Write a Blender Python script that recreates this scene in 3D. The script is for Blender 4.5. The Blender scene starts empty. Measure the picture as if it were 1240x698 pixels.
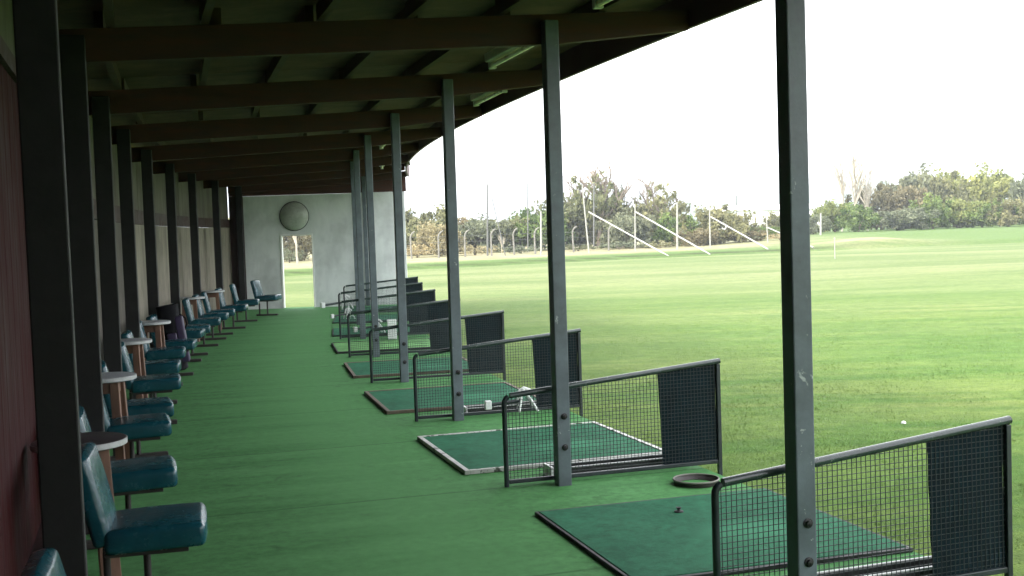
import bpy, bmesh, math, random
import numpy as np
from math import sin, cos, radians, pi, atan2, sqrt
from mathutils import Vector, Matrix

random.seed(7)
RNG = np.random.default_rng(11)
scn = bpy.context.scene
COL = scn.collection

# ------------------------------------------------------------------ camera
CAM_H, PITCH, ROLL, FOC = 1.70, radians(2.84), radians(1.9), 1450.0
CX, CY = 620.0, 349.0
cF = Vector((0, cos(PITCH), -sin(PITCH)))
cU0 = Vector((0, sin(PITCH), cos(PITCH)))
cR0 = Vector((1, 0, 0))
cU = cU0 * cos(ROLL) + cR0 * sin(ROLL)
cR = cR0 * cos(ROLL) - cU0 * sin(ROLL)
cam_d = bpy.data.cameras.new('camera')
cam_d.sensor_width = 36.0
cam_d.lens = 36.0 * FOC / 1240.0
cam_d.clip_start = 0.05
cam_d.clip_end = 8000
cam = bpy.data.objects.new('camera', cam_d)
COL.objects.link(cam)
M3 = Matrix((cR, cU, -cF)).transposed()
cam.matrix_world = Matrix.Translation((0, 0, CAM_H)) @ M3.to_4x4()
scn.camera = cam


def ray(px, py):
    return cF * FOC + cR * (px - CX) - cU * (py - CY)


def on_plane(px, py, z=0.0):
    d = ray(px, py)
    t = (z - CAM_H) / d.z
    return Vector((d.x * t, d.y * t, z))


def at_dist(px, py, Y):
    d = ray(px, py)
    t = Y / d.y
    return Vector((d.x * t, Y, CAM_H + d.z * t))


# ------------------------------------------------------------------ curved bay line
BAY = 2.96
NB = 8
S_END = BAY * NB
_hs = [-12, 0, BAY, 2 * BAY, 3 * BAY, 4 * BAY, 5 * BAY, 6 * BAY, 7 * BAY, 8 * BAY, 9 * BAY]
_hh = [18.9, 18.4, 16.8, 15.2, 13.45, 11.5, 9.4, 7.2, 5.0, 3.0, 2.2]


def heading(s):
    return radians(float(np.interp(s, _hs, _hh)))


_ds = 0.02
_S = np.arange(-12, 28, _ds)
_H = np.radians(np.interp(_S, _hs, _hh))
_X = np.cumsum(-np.sin(_H) * _ds)
_Y = np.cumsum(np.cos(_H) * _ds)
_i0 = int(round(12 / _ds))
_X = _X - _X[_i0] + 1.165
_Y = _Y - _Y[_i0] + 5.10


def pt(s, u, z=0.0):
    h = heading(s)
    return Vector((float(np.interp(s, _S, _X)) + u * cos(h), float(np.interp(s, _S, _Y)) + u * sin(h), z))


def su_of(p):
    """nearest arc position s and offset u of a ground point"""
    i = int(np.argmin((_X - p.x) ** 2 + (_Y - p.y) ** 2))
    s = _S[i]
    h = heading(s)
    return s, (p.x - _X[i]) * cos(h) + (p.y - _Y[i]) * sin(h)


# ------------------------------------------------------------------ mesh helpers
class MB:
    def __init__(self):
        self.v, self.f, self.m = [], [], []

    def add(self, vs, fs, mi=0):
        o = len(self.v)
        self.v += [Vector(v) for v in vs]
        self.f += [tuple(i + o for i in f) for f in fs]
        self.m += [mi] * len(fs)
        return self

    def box(self, x0, x1, y0, y1, z0, z1, M=None, mi=0):
        vs = [Vector(c) for c in ((x0, y0, z0), (x1, y0, z0), (x1, y1, z0), (x0, y1, z0),
                                  (x0, y0, z1), (x1, y0, z1), (x1, y1, z1), (x0, y1, z1))]
        if M is not None:
            vs = [M @ v for v in vs]
        return self.add(vs, [(0, 3, 2, 1), (4, 5, 6, 7), (0, 1, 5, 4), (1, 2, 6, 5), (2, 3, 7, 6), (3, 0, 4, 7)], mi)

    def bar(self, p, q, w, h, mi=0, upv=(0, 0, 1)):
        p, q = Vector(p), Vector(q)
        d = (q - p)
        L = d.length
        d.normalize()
        up = Vector(upv)
        if abs(d.dot(up)) > 0.98:
            up = Vector((0, 1, 0))
        x = d.cross(up).normalized()
        z = x.cross(d).normalized()
        M = Matrix((x, d, z)).transposed().to_4x4()
        M.translation = p
        return self.box(-w / 2, w / 2, 0, L, -h / 2, h / 2, M, mi)

    def tube(self, pts, r, n=8, closed=False, mi=0):
        pts = [Vector(p) for p in pts]
        rs = r if isinstance(r, (list, tuple)) else [r] * len(pts)
        k = len(pts)
        rings = []
        prev = None
        for i in range(k):
            if closed:
                d = pts[(i + 1) % k] - pts[i - 1]
            else:
                d = pts[min(i + 1, k - 1)] - pts[max(i - 1, 0)]
            d.normalize()
            if prev is None:
                a = Vector((0, 0, 1)) if abs(d.z) < 0.9 else Vector((1, 0, 0))
                x = d.cross(a).normalized()
            else:
                x = (prev - d * prev.dot(d)).normalized()
            prev = x
            y = d.cross(x)
            rings.append([pts[i] + (x * cos(2 * pi * j / n) + y * sin(2 * pi * j / n)) * rs[i] for j in range(n)])
        vs = [v for rg in rings for v in rg]
        fs = []
        for i in range(k if closed else k - 1):
            a, b = i * n, ((i + 1) % k) * n
            for j in range(n):
                fs.append((a + j, a + (j + 1) % n, b + (j + 1) % n, b + j))
        if not closed:
            fs.append(tuple(range(n - 1, -1, -1)))
            fs.append(tuple((k - 1) * n + j for j in range(n)))
        return self.add(vs, fs, mi)

    def lathe(self, prof, n=32, M=None, mi=0, cap=True):
        vs, fs = [], []
        for r, z in prof:
            for j in range(n):
                v = Vector((r * cos(2 * pi * j / n), r * sin(2 * pi * j / n), z))
                vs.append(M @ v if M is not None else v)
        for i in range(len(prof) - 1):
            for j in range(n):
                fs.append((i * n + j, i * n + (j + 1) % n, (i + 1) * n + (j + 1) % n, (i + 1) * n + j))
        if cap:
            fs.append(tuple(range(n - 1, -1, -1)))
            fs.append(tuple((len(prof) - 1) * n + j for j in range(n)))
        return self.add(vs, fs, mi)

    def mesh(self, name, bevel=0.0, seg=2, smooth=False):
        me = bpy.data.meshes.new(name)
        me.from_pydata([tuple(v) for v in self.v], [], self.f)
        me.polygons.foreach_set('material_index', self.m)
        bm = bmesh.new()
        bm.from_mesh(me)
        if bevel:
            es = [e for e in bm.edges if len(e.link_faces) == 2 and e.calc_face_angle(0) > 0.6]
            bmesh.ops.bevel(bm, geom=es, offset=bevel, segments=seg, affect='EDGES', profile=0.5, clamp_overlap=True)
        bmesh.ops.recalc_face_normals(bm, faces=bm.faces)
        bm.to_mesh(me)
        bm.free()
        if smooth:
            me.shade_smooth()
            try:
                me.set_sharp_from_angle(angle=radians(40))
            except Exception:
                pass
        return me


def obj(name, me, mats, parent=None, loc=(0, 0, 0), rotz=0.0, bevel=0.0, seg=2, smooth=False):
    if isinstance(me, MB):
        me = me.mesh(name, bevel, seg, smooth)
        if not isinstance(mats, (list, tuple)):
            mats = [mats]
        for m in mats:
            me.materials.append(m)
    o = bpy.data.objects.new(name, me)
    COL.objects.link(o)
    o.location = loc
    o.rotation_euler = (0, 0, rotz)
    if parent is not None:
        o.parent = parent
    return o


def tag(o, label=None, cat=None, group=None, kind=None):
    if label: o['label'] = label
    if cat: o['category'] = cat
    if group: o['group'] = group
    if kind: o['kind'] = kind
    return o


def thing(name, label, cat, loc=(0, 0, 0), rotz=0.0, group=None):
    o = bpy.data.objects.new(name, None)
    COL.objects.link(o)
    o.empty_display_size = 0.2
    o.location = loc
    o.rotation_euler = (0, 0, rotz)
    return tag(o, label, cat, group)


_kids = {}


def copy_tree(src, loc=None, rotz=None, label=None, parent=None):
    c = src.copy()
    COL.objects.link(c)
    if parent is not None:
        c.parent = parent
        c.matrix_parent_inverse = src.matrix_parent_inverse
    for ch in list(src.children):
        copy_tree(ch, parent=c)
    if loc is not None: c.location = loc
    if rotz is not None: c.rotation_euler = (0, 0, rotz)
    if label: c['label'] = label
    return c


# ------------------------------------------------------------------ materials
def new_mat(name):
    m = bpy.data.materials.new(name)
    m.use_nodes = True
    nt = m.node_tree
    b = nt.nodes['Principled BSDF']
    return m, nt, b


def N(nt, typ, **kw):
    n = nt.nodes.new(typ)
    for k, v in kw.items():
        if k.startswith('i_'):
            n.inputs[k[2:].replace('_', ' ')].default_value = v
        else:
            setattr(n, k, v)
    return n


def c4(c):
    return (c[0], c[1], c[2], 1)


def ramp(nt, fac, stops):
    r = nt.nodes.new('ShaderNodeValToRGB')
    el = r.color_ramp.elements
    while len(el) < len(stops):
        el.new(0.5)
    for e, (p, c) in zip(el, stops):
        e.position = p
        e.color = c4(c) if len(c) == 3 else c
    nt.links.new(fac, r.inputs['Fac'])
    return r.outputs['Color']


def noise(nt, scale, detail=4, rough=0.6, coord=None, vec_scale=None, dist=0.0):
    n = N(nt, 'ShaderNodeTexNoise')
    n.inputs['Scale'].default_value = scale
    n.inputs['Detail'].default_value = detail
    n.inputs['Roughness'].default_value = rough
    n.inputs['Distortion'].default_value = dist
    if coord is not None:
        if vec_scale:
            mp = N(nt, 'ShaderNodeMapping')
            mp.inputs['Scale'].default_value = vec_scale
            nt.links.new(coord, mp.inputs['Vector'])
            coord = mp.outputs['Vector']
        nt.links.new(coord, n.inputs['Vector'])
    return n.outputs['Fac']


def mixc(nt, fac, a, b, typ='MIX'):
    n = N(nt, 'ShaderNodeMix', data_type='RGBA', blend_type=typ)
    for sock, v in ((n.inputs[0], fac), (n.inputs[6], a), (n.inputs[7], b)):
        if isinstance(v, bpy.types.NodeSocket):
            nt.links.new(v, sock)
        elif isinstance(v, (int, float)):
            sock.default_value = v
        else:
            sock.default_value = c4(v)
    return n.outputs[2]


def bump(nt, b, h, strength=0.3, dist=0.01):
    n = N(nt, 'ShaderNodeBump')
    n.inputs['Strength'].default_value = strength
    n.inputs['Distance'].default_value = dist
    nt.links.new(h, n.inputs['Height'])
    nt.links.new(n.outputs['Normal'], b.inputs['Normal'])


def simple(name, c, rough=0.6, var=0.25, scale=6.0, chips=None, chip_scale=20, chip_at=0.68, metallic=0.0,
           bump_s=0.15, bump_scale=60, vscale=None, spec=0.5, rnd=False):
    m, nt, b = new_mat(name)
    tc = N(nt, 'ShaderNodeTexCoord').outputs['Object']
    if rnd:
        oi = N(nt, 'ShaderNodeObjectInfo')
        ad = N(nt, 'ShaderNodeVectorMath', operation='MULTIPLY_ADD')
        nt.links.new(oi.outputs['Location'], ad.inputs[0])
        ad.inputs[1].default_value = (3.1, 2.3, 1.7)
        nt.links.new(tc, ad.inputs[2])
        tc = ad.outputs[0]
    f = noise(nt, scale, 5, 0.65, tc, vscale)
    lo = [x * (1 - var) for x in c]
    hi = [min(1, x * (1 + var)) for x in c]
    col = ramp(nt, f, [(0.3, lo), (0.7, hi)])
    if chips:
        f2 = noise(nt, chip_scale, 6, 0.7, tc, dist=0.4)
        k = ramp(nt, f2, [(chip_at, (0, 0, 0)), (chip_at + 0.03, (1, 1, 1))])
        col = mixc(nt, k, col, chips)
    nt.links.new(col, b.inputs['Base Color'])
    rr = ramp(nt, f, [(0.3, (rough * 0.8,) * 3), (0.75, (min(1, rough * 1.25),) * 3)])
    nt.links.new(rr, b.inputs['Roughness'])
    b.inputs['Metallic'].default_value = metallic
    b.inputs['Specular IOR Level'].default_value = spec
    if bump_s:
        bump(nt, b, noise(nt, bump_scale, 3, 0.6, tc), bump_s, 0.004)
    return m


MAT = {}
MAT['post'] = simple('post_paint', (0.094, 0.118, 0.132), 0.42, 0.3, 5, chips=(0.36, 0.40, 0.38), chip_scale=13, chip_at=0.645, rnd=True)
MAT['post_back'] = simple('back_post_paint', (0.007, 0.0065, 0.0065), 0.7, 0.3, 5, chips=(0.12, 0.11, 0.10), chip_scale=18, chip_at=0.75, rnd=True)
MAT['beam'] = simple('beam_wood', (0.060, 0.021, 0.013), 0.75, 0.4, 3, vscale=(1, 6, 6), bump_s=0.3, bump_scale=40)
MAT['purlin'] = simple('purlin_wood', (0.055, 0.031, 0.018), 0.8, 0.4, 4, bump_s=0.3)
MAT['fascia'] = simple('fascia_paint', (0.060, 0.019, 0.024), 0.6, 0.3, 2)
MAT['bolt'] = simple('bolt_steel', (0.035, 0.035, 0.035), 0.45, 0.3, 60, metallic=0.8)
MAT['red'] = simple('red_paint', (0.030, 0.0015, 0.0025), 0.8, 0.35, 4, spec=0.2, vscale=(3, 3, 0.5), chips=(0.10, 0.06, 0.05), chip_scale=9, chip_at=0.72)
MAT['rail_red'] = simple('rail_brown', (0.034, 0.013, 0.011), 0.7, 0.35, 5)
MAT['dark'] = simple('dark_steel', (0.012, 0.020, 0.022), 0.42, 0.3, 12, chips=(0.10, 0.11, 0.10), chip_scale=40, chip_at=0.74)
MAT['rail'] = simple('rail_paint', (0.030, 0.045, 0.042), 0.24, 0.3, 10, chips=(0.30, 0.31, 0.28), chip_scale=30, chip_at=0.66)
MAT['wire'] = simple('wire_coated', (0.010, 0.018, 0.018), 0.5, 0.2, 20, bump_s=0)
MAT['screen'] = simple('screen_net', (0.006, 0.017, 0.022), 0.85, 0.4, 9, spec=0.15, bump_s=0.5, bump_scale=160)
MAT['wood'] = simple('table_wood', (0.165, 0.085, 0.055), 0.6, 0.35, 6, vscale=(4, 4, 0.6))
MAT['laminate'] = simple('table_laminate', (0.050, 0.042, 0.045), 0.34, 0.10, 5, bump_s=0.0)
MAT['laminate_sheen'] = simple('table_laminate_sheen', (0.34, 0.36, 0.38), 0.32, 0.12, 20, bump_s=0.05)  # same laminate, with the grazing sky reflection put into its base colour
MAT['edge'] = simple('edge_band', (0.45, 0.45, 0.46), 0.4, 0.15, 30)
MAT['white'] = simple('white_plastic', (0.72, 0.74, 0.72), 0.4, 0.1, 20, chips=(0.35, 0.34, 0.30), chip_scale=16, chip_at=0.72)
MAT['tray_rim'] = simple('tray_rim', (0.42, 0.44, 0.42), 0.5, 0.25, 14)
MAT['rubber'] = simple('rubber_edge', (0.016, 0.018, 0.017), 0.7, 0.3, 20)
MAT['white_edge'] = simple('white_edge', (0.46, 0.46, 0.43), 0.6, 0.3, 8, chips=(0.06, 0.07, 0.05), chip_scale=9, chip_at=0.56)
MAT['wood_edge'] = simple('wood_edge', (0.13, 0.10, 0.075), 0.75, 0.35, 8)
MAT['foot'] = simple('foot_bar', (0.022, 0.018, 0.016), 0.6, 0.3, 10)
MAT['concrete_post'] = simple('concrete', (0.17, 0.165, 0.145), 0.85, 0.2, 5)
MAT['pole'] = simple('pole_galv', (0.10, 0.105, 0.10), 0.5, 0.15, 4)
MAT['pole_white'] = simple('pole_white', (0.27, 0.27, 0.245), 0.5, 0.12, 4)
MAT['house'] = simple('house_render', (0.70, 0.70, 0.68), 0.8, 0.08, 1)
MAT['house_grey'] = simple('house_grey', (0.17, 0.18, 0.19), 0.8, 0.1, 1)
MAT['house_roof'] = simple('house_roof', (0.10, 0.095, 0.095), 0.8, 0.2, 1)
MAT['glass_dark'] = simple('window_glass', (0.04, 0.05, 0.06), 0.1, 0.1, 2, bump_s=0)
MAT['bark'] = simple('bark', (0.13, 0.105, 0.08), 0.9, 0.35, 8)
MAT['bark_pale'] = simple('bark_pale', (0.34, 0.31, 0.25), 0.85, 0.25, 8)
MAT['bag_black'] = simple('bag_black', (0.006, 0.006, 0.008), 0.75, spec=0.15, var=0.3, scale=20) if 1 else simple('x', (0.010, 0.010, 0.012), 0.55, 0.3, 20)
MAT['bag_purple'] = simple('bag_purple', (0.040, 0.026, 0.068), 0.5, 0.25, 20)


def make_vinyl():
    m, nt, b = new_mat('teal_vinyl')
    tc = N(nt, 'ShaderNodeTexCoord').outputs['Object']
    oi = N(nt, 'ShaderNodeObjectInfo')
    ad = N(nt, 'ShaderNodeVectorMath', operation='MULTIPLY_ADD')
    nt.links.new(oi.outputs['Location'], ad.inputs[0])
    ad.inputs[1].default_value = (3.1, 2.3, 1.7)
    nt.links.new(tc, ad.inputs[2])
    tc = ad.outputs[0]
    f = noise(nt, 5, 5, 0.7, tc)
    col = ramp(nt, f, [(0.28, (0.004, 0.040, 0.056)), (0.72, (0.008, 0.074, 0.096))])
    f2 = noise(nt, 24, 6, 0.75, tc, dist=0.8)
    k = ramp(nt, f2, [(0.68, (0, 0, 0)), (0.76, (0.3, 0.3, 0.3))])
    col = mixc(nt, k, col, (0.07, 0.15, 0.16))
    nt.links.new(col, b.inputs['Base Color'])
    nt.links.new(ramp(nt, f, [(0.3, (0.17,) * 3), (0.8, (0.36,) * 3)]), b.inputs['Roughness'])
    w = noise(nt, 9, 3, 0.5, tc, (1.0, 3.0, 1.0), 1.2)
    g = noise(nt, 220, 2, 0.5, tc)
    mx = N(nt, 'ShaderNodeMath', operation='MULTIPLY_ADD')
    nt.links.new(g, mx.inputs[0]); mx.inputs[1].default_value = 0.08
    nt.links.new(w, mx.inputs[2])
    bump(nt, b, mx.outputs[0], 0.28, 0.02)
    return m


MAT['vinyl'] = make_vinyl()


def make_carpet(name, base, dark, light, seams=True):
    m, nt, b = new_mat(name)
    uv = N(nt, 'ShaderNodeUVMap').outputs['UV'] if seams else N(nt, 'ShaderNodeTexCoord').outputs['Object']
    big = noise(nt, 0.55, 5, 0.6, uv)
    streak = noise(nt, 1.2, 4, 0.6, uv, (0.35, 3.2, 1) if seams else (1, 1, 1))
    fine = noise(nt, 320, 2, 0.7, uv)
    mid = noise(nt, 14, 5, 0.75, uv)
    col = ramp(nt, big, [(0.3, dark), (0.55, base), (0.75, light)])
    col = mixc(nt, 0.6, col, ramp(nt, streak, [(0.28, [c * .85 for c in dark]), (0.72, [c * 1.12 for c in light])]))
    col = mixc(nt, 0.5, col, ramp(nt, mid, [(0.35, (0.55, 0.55, 0.55)), (0.65, (1.35, 1.35, 1.35))]), 'MULTIPLY')
    col = mixc(nt, 0.6, col, ramp(nt, fine, [(0.3, (0.55, 0.55, 0.55)), (0.7, (1.45, 1.45, 1.45))]), 'MULTIPLY')
    # stains and specks of dirt
    st = noise(nt, 3.3, 6, 0.75, uv, dist=0.5)
    col = mixc(nt, ramp(nt, st, [(0.57, (0, 0, 0)), (0.70, (0.5, 0.5, 0.5))]), col, (0.020, 0.040, 0.020))
    sp = noise(nt, 42, 3, 0.8, uv)
    col = mixc(nt, ramp(nt, sp, [(0.69, (0, 0, 0)), (0.73, (0.6, 0.6, 0.6))]), col, (0.14, 0.15, 0.09))
    sx = N(nt, 'ShaderNodeSeparateXYZ')
    nt.links.new(uv, sx.inputs[0])
    def M_(op, a, b_):
        n_ = N(nt, 'ShaderNodeMath', operation=op)
        for q_, v_ in ((0, a), (1, b_)):
            if isinstance(v_, (int, float)): n_.inputs[q_].default_value = v_
            else: nt.links.new(v_, n_.inputs[q_])
        return n_.outputs[0]
    if seams:
        # trodden lighter path along the middle of the walkway, joins between carpet widths
        dd = M_('ABSOLUTE', M_('ADD', M_('ADD', sx.outputs[0], 1.25), M_('MULTIPLY', M_('SUBTRACT', streak, .5), 1.2)), 0)
        path = ramp(nt, dd, [(0.0, (0.55, 0.55, 0.55)), (0.95, (0, 0, 0))])
        col = mixc(nt, path, col, [c * 1.12 for c in light])
        fr = M_('ABSOLUTE', M_('SUBTRACT', M_('FRACT', M_('DIVIDE', M_('ADD', sx.outputs[1], M_('MULTIPLY', mid, .02)), 1.98), 0), .5), 0)
        col = mixc(nt, ramp(nt, fr, [(0.0, (0.5, 0.5, 0.5)), (0.006, (0.35, 0.35, 0.35)), (0.009, (0, 0, 0))]), col, [c * .35 for c in dark])
    else:
        # worn striking patch
        ex = M_('MULTIPLY', M_('SUBTRACT', sx.outputs[0], .22), 2.6)
        ey = M_('MULTIPLY', M_('ADD', sx.outputs[1], .12), 3.6)
        rr = M_('ADD', M_('SQRT', M_('ADD', M_('MULTIPLY', ex, ex), M_('MULTIPLY', ey, ey)), 0), M_('MULTIPLY', M_('SUBTRACT', mid, .5), .9))
        col = mixc(nt, ramp(nt, rr, [(0.35, (0.55, 0.55, 0.55)), (0.95, (0, 0, 0))]), col, [c * 1.5 + .012 for c in light])
    nt.links.new(col, b.inputs['Base Color'])
    b.inputs['Roughness'].default_value = 0.85
    b.inputs['Specular IOR Level'].default_value = 0.12
    b.inputs['Sheen Weight'].default_value = 0.0
    b.inputs['Sheen Tint'].default_value = (0.5, 0.9, 0.6, 1)
    bump(nt, b, fine, 0.5, 0.006)
    return m


MAT['carpet'] = make_carpet('floor_carpet', (0.064, 0.212, 0.066), (0.050, 0.168, 0.051), (0.090, 0.250, 0.088))
MAT['turf'] = make_carpet('mat_turf', (0.020, 0.118, 0.060), (0.014, 0.094, 0.048), (0.028, 0.142, 0.073), False)
MAT['turf_light'] = make_carpet('mat_turf_light', (0.11, 0.27, 0.09), (0.09, 0.22, 0.075), (0.13, 0.31, 0.11), False)


def make_board(name, c, c2, scale=1.0, streak=(2.2, 2.2, 0.25)):
    m, nt, b = new_mat(name)
    tc = N(nt, 'ShaderNodeTexCoord').outputs['Object']
    f = noise(nt, 2.5 * scale, 6, 0.7, tc, streak, 0.6)
    g = noise(nt, 1.3 * scale, 4, 0.6, tc)
    col = ramp(nt, f, [(0.28, c2), (0.62, c)])
    col = mixc(nt, ramp(nt, g, [(0.45, (0, 0, 0)), (0.7, (0.6, 0.6, 0.6))]), col, [x * 0.55 for x in c2])
    nt.links.new(col, b.inputs['Base Color'])
    b.inputs['Roughness'].default_value = 0.85
    bump(nt, b, f, 0.25, 0.01)
    return m


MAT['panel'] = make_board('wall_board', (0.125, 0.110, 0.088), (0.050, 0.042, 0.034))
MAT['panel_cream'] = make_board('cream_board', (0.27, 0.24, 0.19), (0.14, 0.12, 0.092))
MAT['upper'] = make_board('upper_board', (0.15, 0.14, 0.105), (0.06, 0.05, 0.038))
MAT['ceiling'] = make_board('ceiling_board', (0.125, 0.062, 0.034), (0.045, 0.023, 0.013), 1.2, (1, 1, 1))
MAT['roofing'] = simple('roof_felt', (0.06, 0.06, 0.06), 0.9, 0.3, 3)
MAT['plaster'] = make_board('white_plaster', (0.68, 0.705, 0.70), (0.57, 0.60, 0.60), 0.9, (1.5, 1.5, 0.5))
MAT['frame_white'] = simple('frame_white', (0.78, 0.78, 0.75), 0.5, 0.1, 6)


def make_mirror():
    m, nt, b = new_mat('mirror_dome')
    tc = N(nt, 'ShaderNodeTexCoord').outputs['Object']
    f = noise(nt, 7, 5, 0.7, tc, dist=1.0)
    nt.links.new(ramp(nt, f, [(0.3, (0.30, 0.32, 0.28)), (0.7, (0.48, 0.50, 0.46))]), b.inputs['Base Color'])
    b.inputs['Metallic'].default_value = 0.05
    nt.links.new(ramp(nt, f, [(0.3, (0.30,) * 3), (0.75, (0.5,) * 3)]), b.inputs['Roughness'])
    return m


MAT['mirror'] = make_mirror()


def make_ground():
    m, nt, b = new_mat('field_grass')
    geo = N(nt, 'ShaderNodeNewGeometry').outputs['Position']
    # natural patches, mower lanes, tufts
    big = noise(nt, 0.07, 5, 0.6, geo, (0.6, 1.8, 1))
    med = noise(nt, 0.55, 6, 0.65, geo, (0.45, 1.7, 1))
    sml = noise(nt, 5.0, 6, 0.75, geo)
    tiny = noise(nt, 45.0, 4, 0.8, geo)
    lush = (0.052, 0.124, 0.015)
    dry = (0.150, 0.190, 0.050)
    dk = (0.050, 0.098, 0.016)
    col = ramp(nt, big, [(0.34, lush), (0.52, (0.100, 0.166, 0.030)), (0.68, dry)])
    col = mixc(nt, ramp(nt, med, [(0.40, (0.9, 0.9, 0.9)), (0.56, (0, 0, 0))]), col, lush)
    # field tinted lighter far off (short dry fairway, plus haze and grazing light in colour), longer and darker by the deck
    sx = N(nt, 'ShaderNodeSeparateXYZ')
    nt.links.new(geo, sx.inputs[0])
    mr = N(nt, 'ShaderNodeMapRange')
    mr.inputs['From Min'].default_value = 9
    mr.inputs['From Max'].default_value = 40
    nt.links.new(sx.outputs['Y'], mr.inputs['Value'])
    far = mr.outputs[0]
    col_far = ramp(nt, med, [(0.3, (0.122, 0.156, 0.062)), (0.72, (0.172, 0.196, 0.088))])
    bands = noise(nt, 0.16, 3, 0.5, geo, (0.25, 1.3, 1), 0.3)
    col_far = mixc(nt, ramp(nt, bands, [(0.40, (0.75, 0.75, 0.75)), (0.58, (0, 0, 0))]), col_far, (0.080, 0.124, 0.036))
    col = mixc(nt, far, col, col_far)
    col = mixc(nt, 0.75, col, ramp(nt, sml, [(0.34, (0.7, 0.74, 0.7)), (0.66, (1.25, 1.22, 1.2))]), 'MULTIPLY')
    col = mixc(nt, 0.7, col, ramp(nt, tiny, [(0.32, (0.68, 0.72, 0.68)), (0.68, (1.3, 1.26, 1.26))]), 'MULTIPLY')
    # beyond the field edge: vertex attribute 'zone' 0 field, 1 lush bank; 'dry' bare straw ground
    az = N(nt, 'ShaderNodeAttribute', attribute_name='zone').outputs['Fac']
    bank = ramp(nt, sml, [(0.3, (0.055, 0.100, 0.026)), (0.7, (0.105, 0.160, 0.045))])
    col = mixc(nt, az, col, bank)
    ad = N(nt, 'ShaderNodeAttribute', attribute_name='dry').outputs['Fac']
    dm = N(nt, 'ShaderNodeMath', operation='MULTIPLY')
    nt.links.new(ad, dm.inputs[0])
    nt.links.new(ramp(nt, med, [(0.35, (0.2,) * 3), (0.55, (1,) * 3)]), dm.inputs[1])
    straw = ramp(nt, sml, [(0.3, (0.20, 0.17, 0.10)), (0.7, (0.34, 0.30, 0.19))])
    col = mixc(nt, dm.outputs[0], col, straw)
    dt = N(nt, 'ShaderNodeAttribute', attribute_name='ditch_shade').outputs['Fac']
    col = mixc(nt, dt, col, (0.030, 0.042, 0.014))  # shade and long grass of the ditch edge, painted in as a dark line
    nt.links.new(col, b.inputs['Base Color'])
    b.inputs['Roughness'].default_value = 0.9
    b.inputs['Specular IOR Level'].default_value = 0.15
    mx = N(nt, 'ShaderNodeMath', operation='ADD')
    nt.links.new(sml, mx.inputs[0]); nt.links.new(tiny, mx.inputs[1])
    bump(nt, b, mx.outputs[0], 0.6, 0.05)
    return m


MAT['ground'] = make_ground()


def make_leaf(name, c_lo, c_hi, transl=0.25, upn=False):
    m, nt, b = new_mat(name)
    a = N(nt, 'ShaderNodeAttribute', attribute_name='tint').outputs['Fac']
    col = ramp(nt, a, [(0.0, c_lo), (1.0, c_hi)])
    oi = N(nt, 'ShaderNodeObjectInfo').outputs['Random']
    col = mixc(nt, 1.0, col, ramp(nt, oi, [(0, (0.82, 0.86, 0.85)), (1, (1.18, 1.12, 1.1))]), 'MULTIPLY')
    nt.links.new(col, b.inputs['Base Color'])
    b.inputs['Roughness'].default_value = 0.7
    b.inputs['Specular IOR Level'].default_value = 0.2
    if upn:
        nn = N(nt, 'ShaderNodeCombineXYZ')
        nn.inputs[2].default_value = 1.0
        nt.links.new(nn.outputs[0], b.inputs['Normal'])
    tr = N(nt, 'ShaderNodeBsdfTranslucent')
    nt.links.new(col, tr.inputs['Color'])
    mx = N(nt, 'ShaderNodeMixShader')
    mx.inputs[0].default_value = transl
    nt.links.new(b.outputs[0], mx.inputs[1]); nt.links.new(tr.outputs[0], mx.inputs[2])
    nt.links.new(mx.outputs[0], nt.nodes['Material Output'].inputs['Surface'])
    return m


MAT['leaf_olive'] = make_leaf('leaf_olive', (0.078, 0.086, 0.040), (0.220, 0.225, 0.110))
MAT['leaf_rust'] = make_leaf('leaf_rust', (0.100, 0.088, 0.046), (0.215, 0.190, 0.105))
MAT['leaf_green'] = make_leaf('leaf_green', (0.055, 0.095, 0.024), (0.170, 0.230, 0.065))
MAT['leaf_yellow'] = make_leaf('leaf_yellow', (0.120, 0.145, 0.044), (0.255, 0.275, 0.095))
MAT['leaf_grey'] = make_leaf('leaf_grey', (0.070, 0.086, 0.054), (0.190, 0.212, 0.130))
MAT['leaf_straw'] = make_leaf('leaf_straw', (0.20, 0.17, 0.09), (0.40, 0.35, 0.20))
MAT['blade'] = make_leaf('grass_blade', (0.058, 0.128, 0.016), (0.128, 0.186, 0.036), 0.12, True)
MAT['twig'] = simple('twig', (0.17, 0.14, 0.11), 0.9, 0.25, 3, bump_s=0)
MAT['hill'] = simple('hill_ground', (0.10, 0.13, 0.08), 0.9, 0.3, 0.02, bump_s=0)

# ------------------------------------------------------------------ terrain
EDGE_PX = [(200, 341), (500, 326), (760, 313.5), (1000, 303), (1240, 293), (1500, 284)]
EDGE = [on_plane(x, y, -0.05) for x, y in EDGE_PX]
_ex = np.array([-400] + [p.x for p in EDGE] + [500.0])
_ey = np.array([EDGE[0].y - 40] + [p.y for p in EDGE] + [EDGE[-1].y + 10])


def smooth(a, b, x):
    t = np.clip((x - a) / (b - a), 0, 1)
    return t * t * (3 - 2 * t)


def ground_z(x, y):
    x = np.asarray(x, float); y = np.asarray(y, float)
    d = y - np.interp(x, _ex, _ey)
    rise = 0.12 + 0.48 * smooth(10, 26, x)
    z = -0.07 + 0.0 * x
    z = z - 0.20 * np.exp(-((d - 0.7) / 0.6) ** 2) + 0.20 * np.exp(-((d - 2.6) / 0.9) ** 2)
    z = z + rise * smooth(1.5, 16, d)
    # gentle roll of the outfield
    z = z + 0.05 * np.sin(x * 0.16 + 0.7) * np.sin(y * 0.13) * smooth(14, 35, y) * (1 - smooth(-4, 0, d))
    z = z + 0.45 * np.exp(-(((x - 21.5) / 3.5) ** 2)) * np.exp(-((d - 5) / 3.0) ** 2)
    return z


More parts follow.
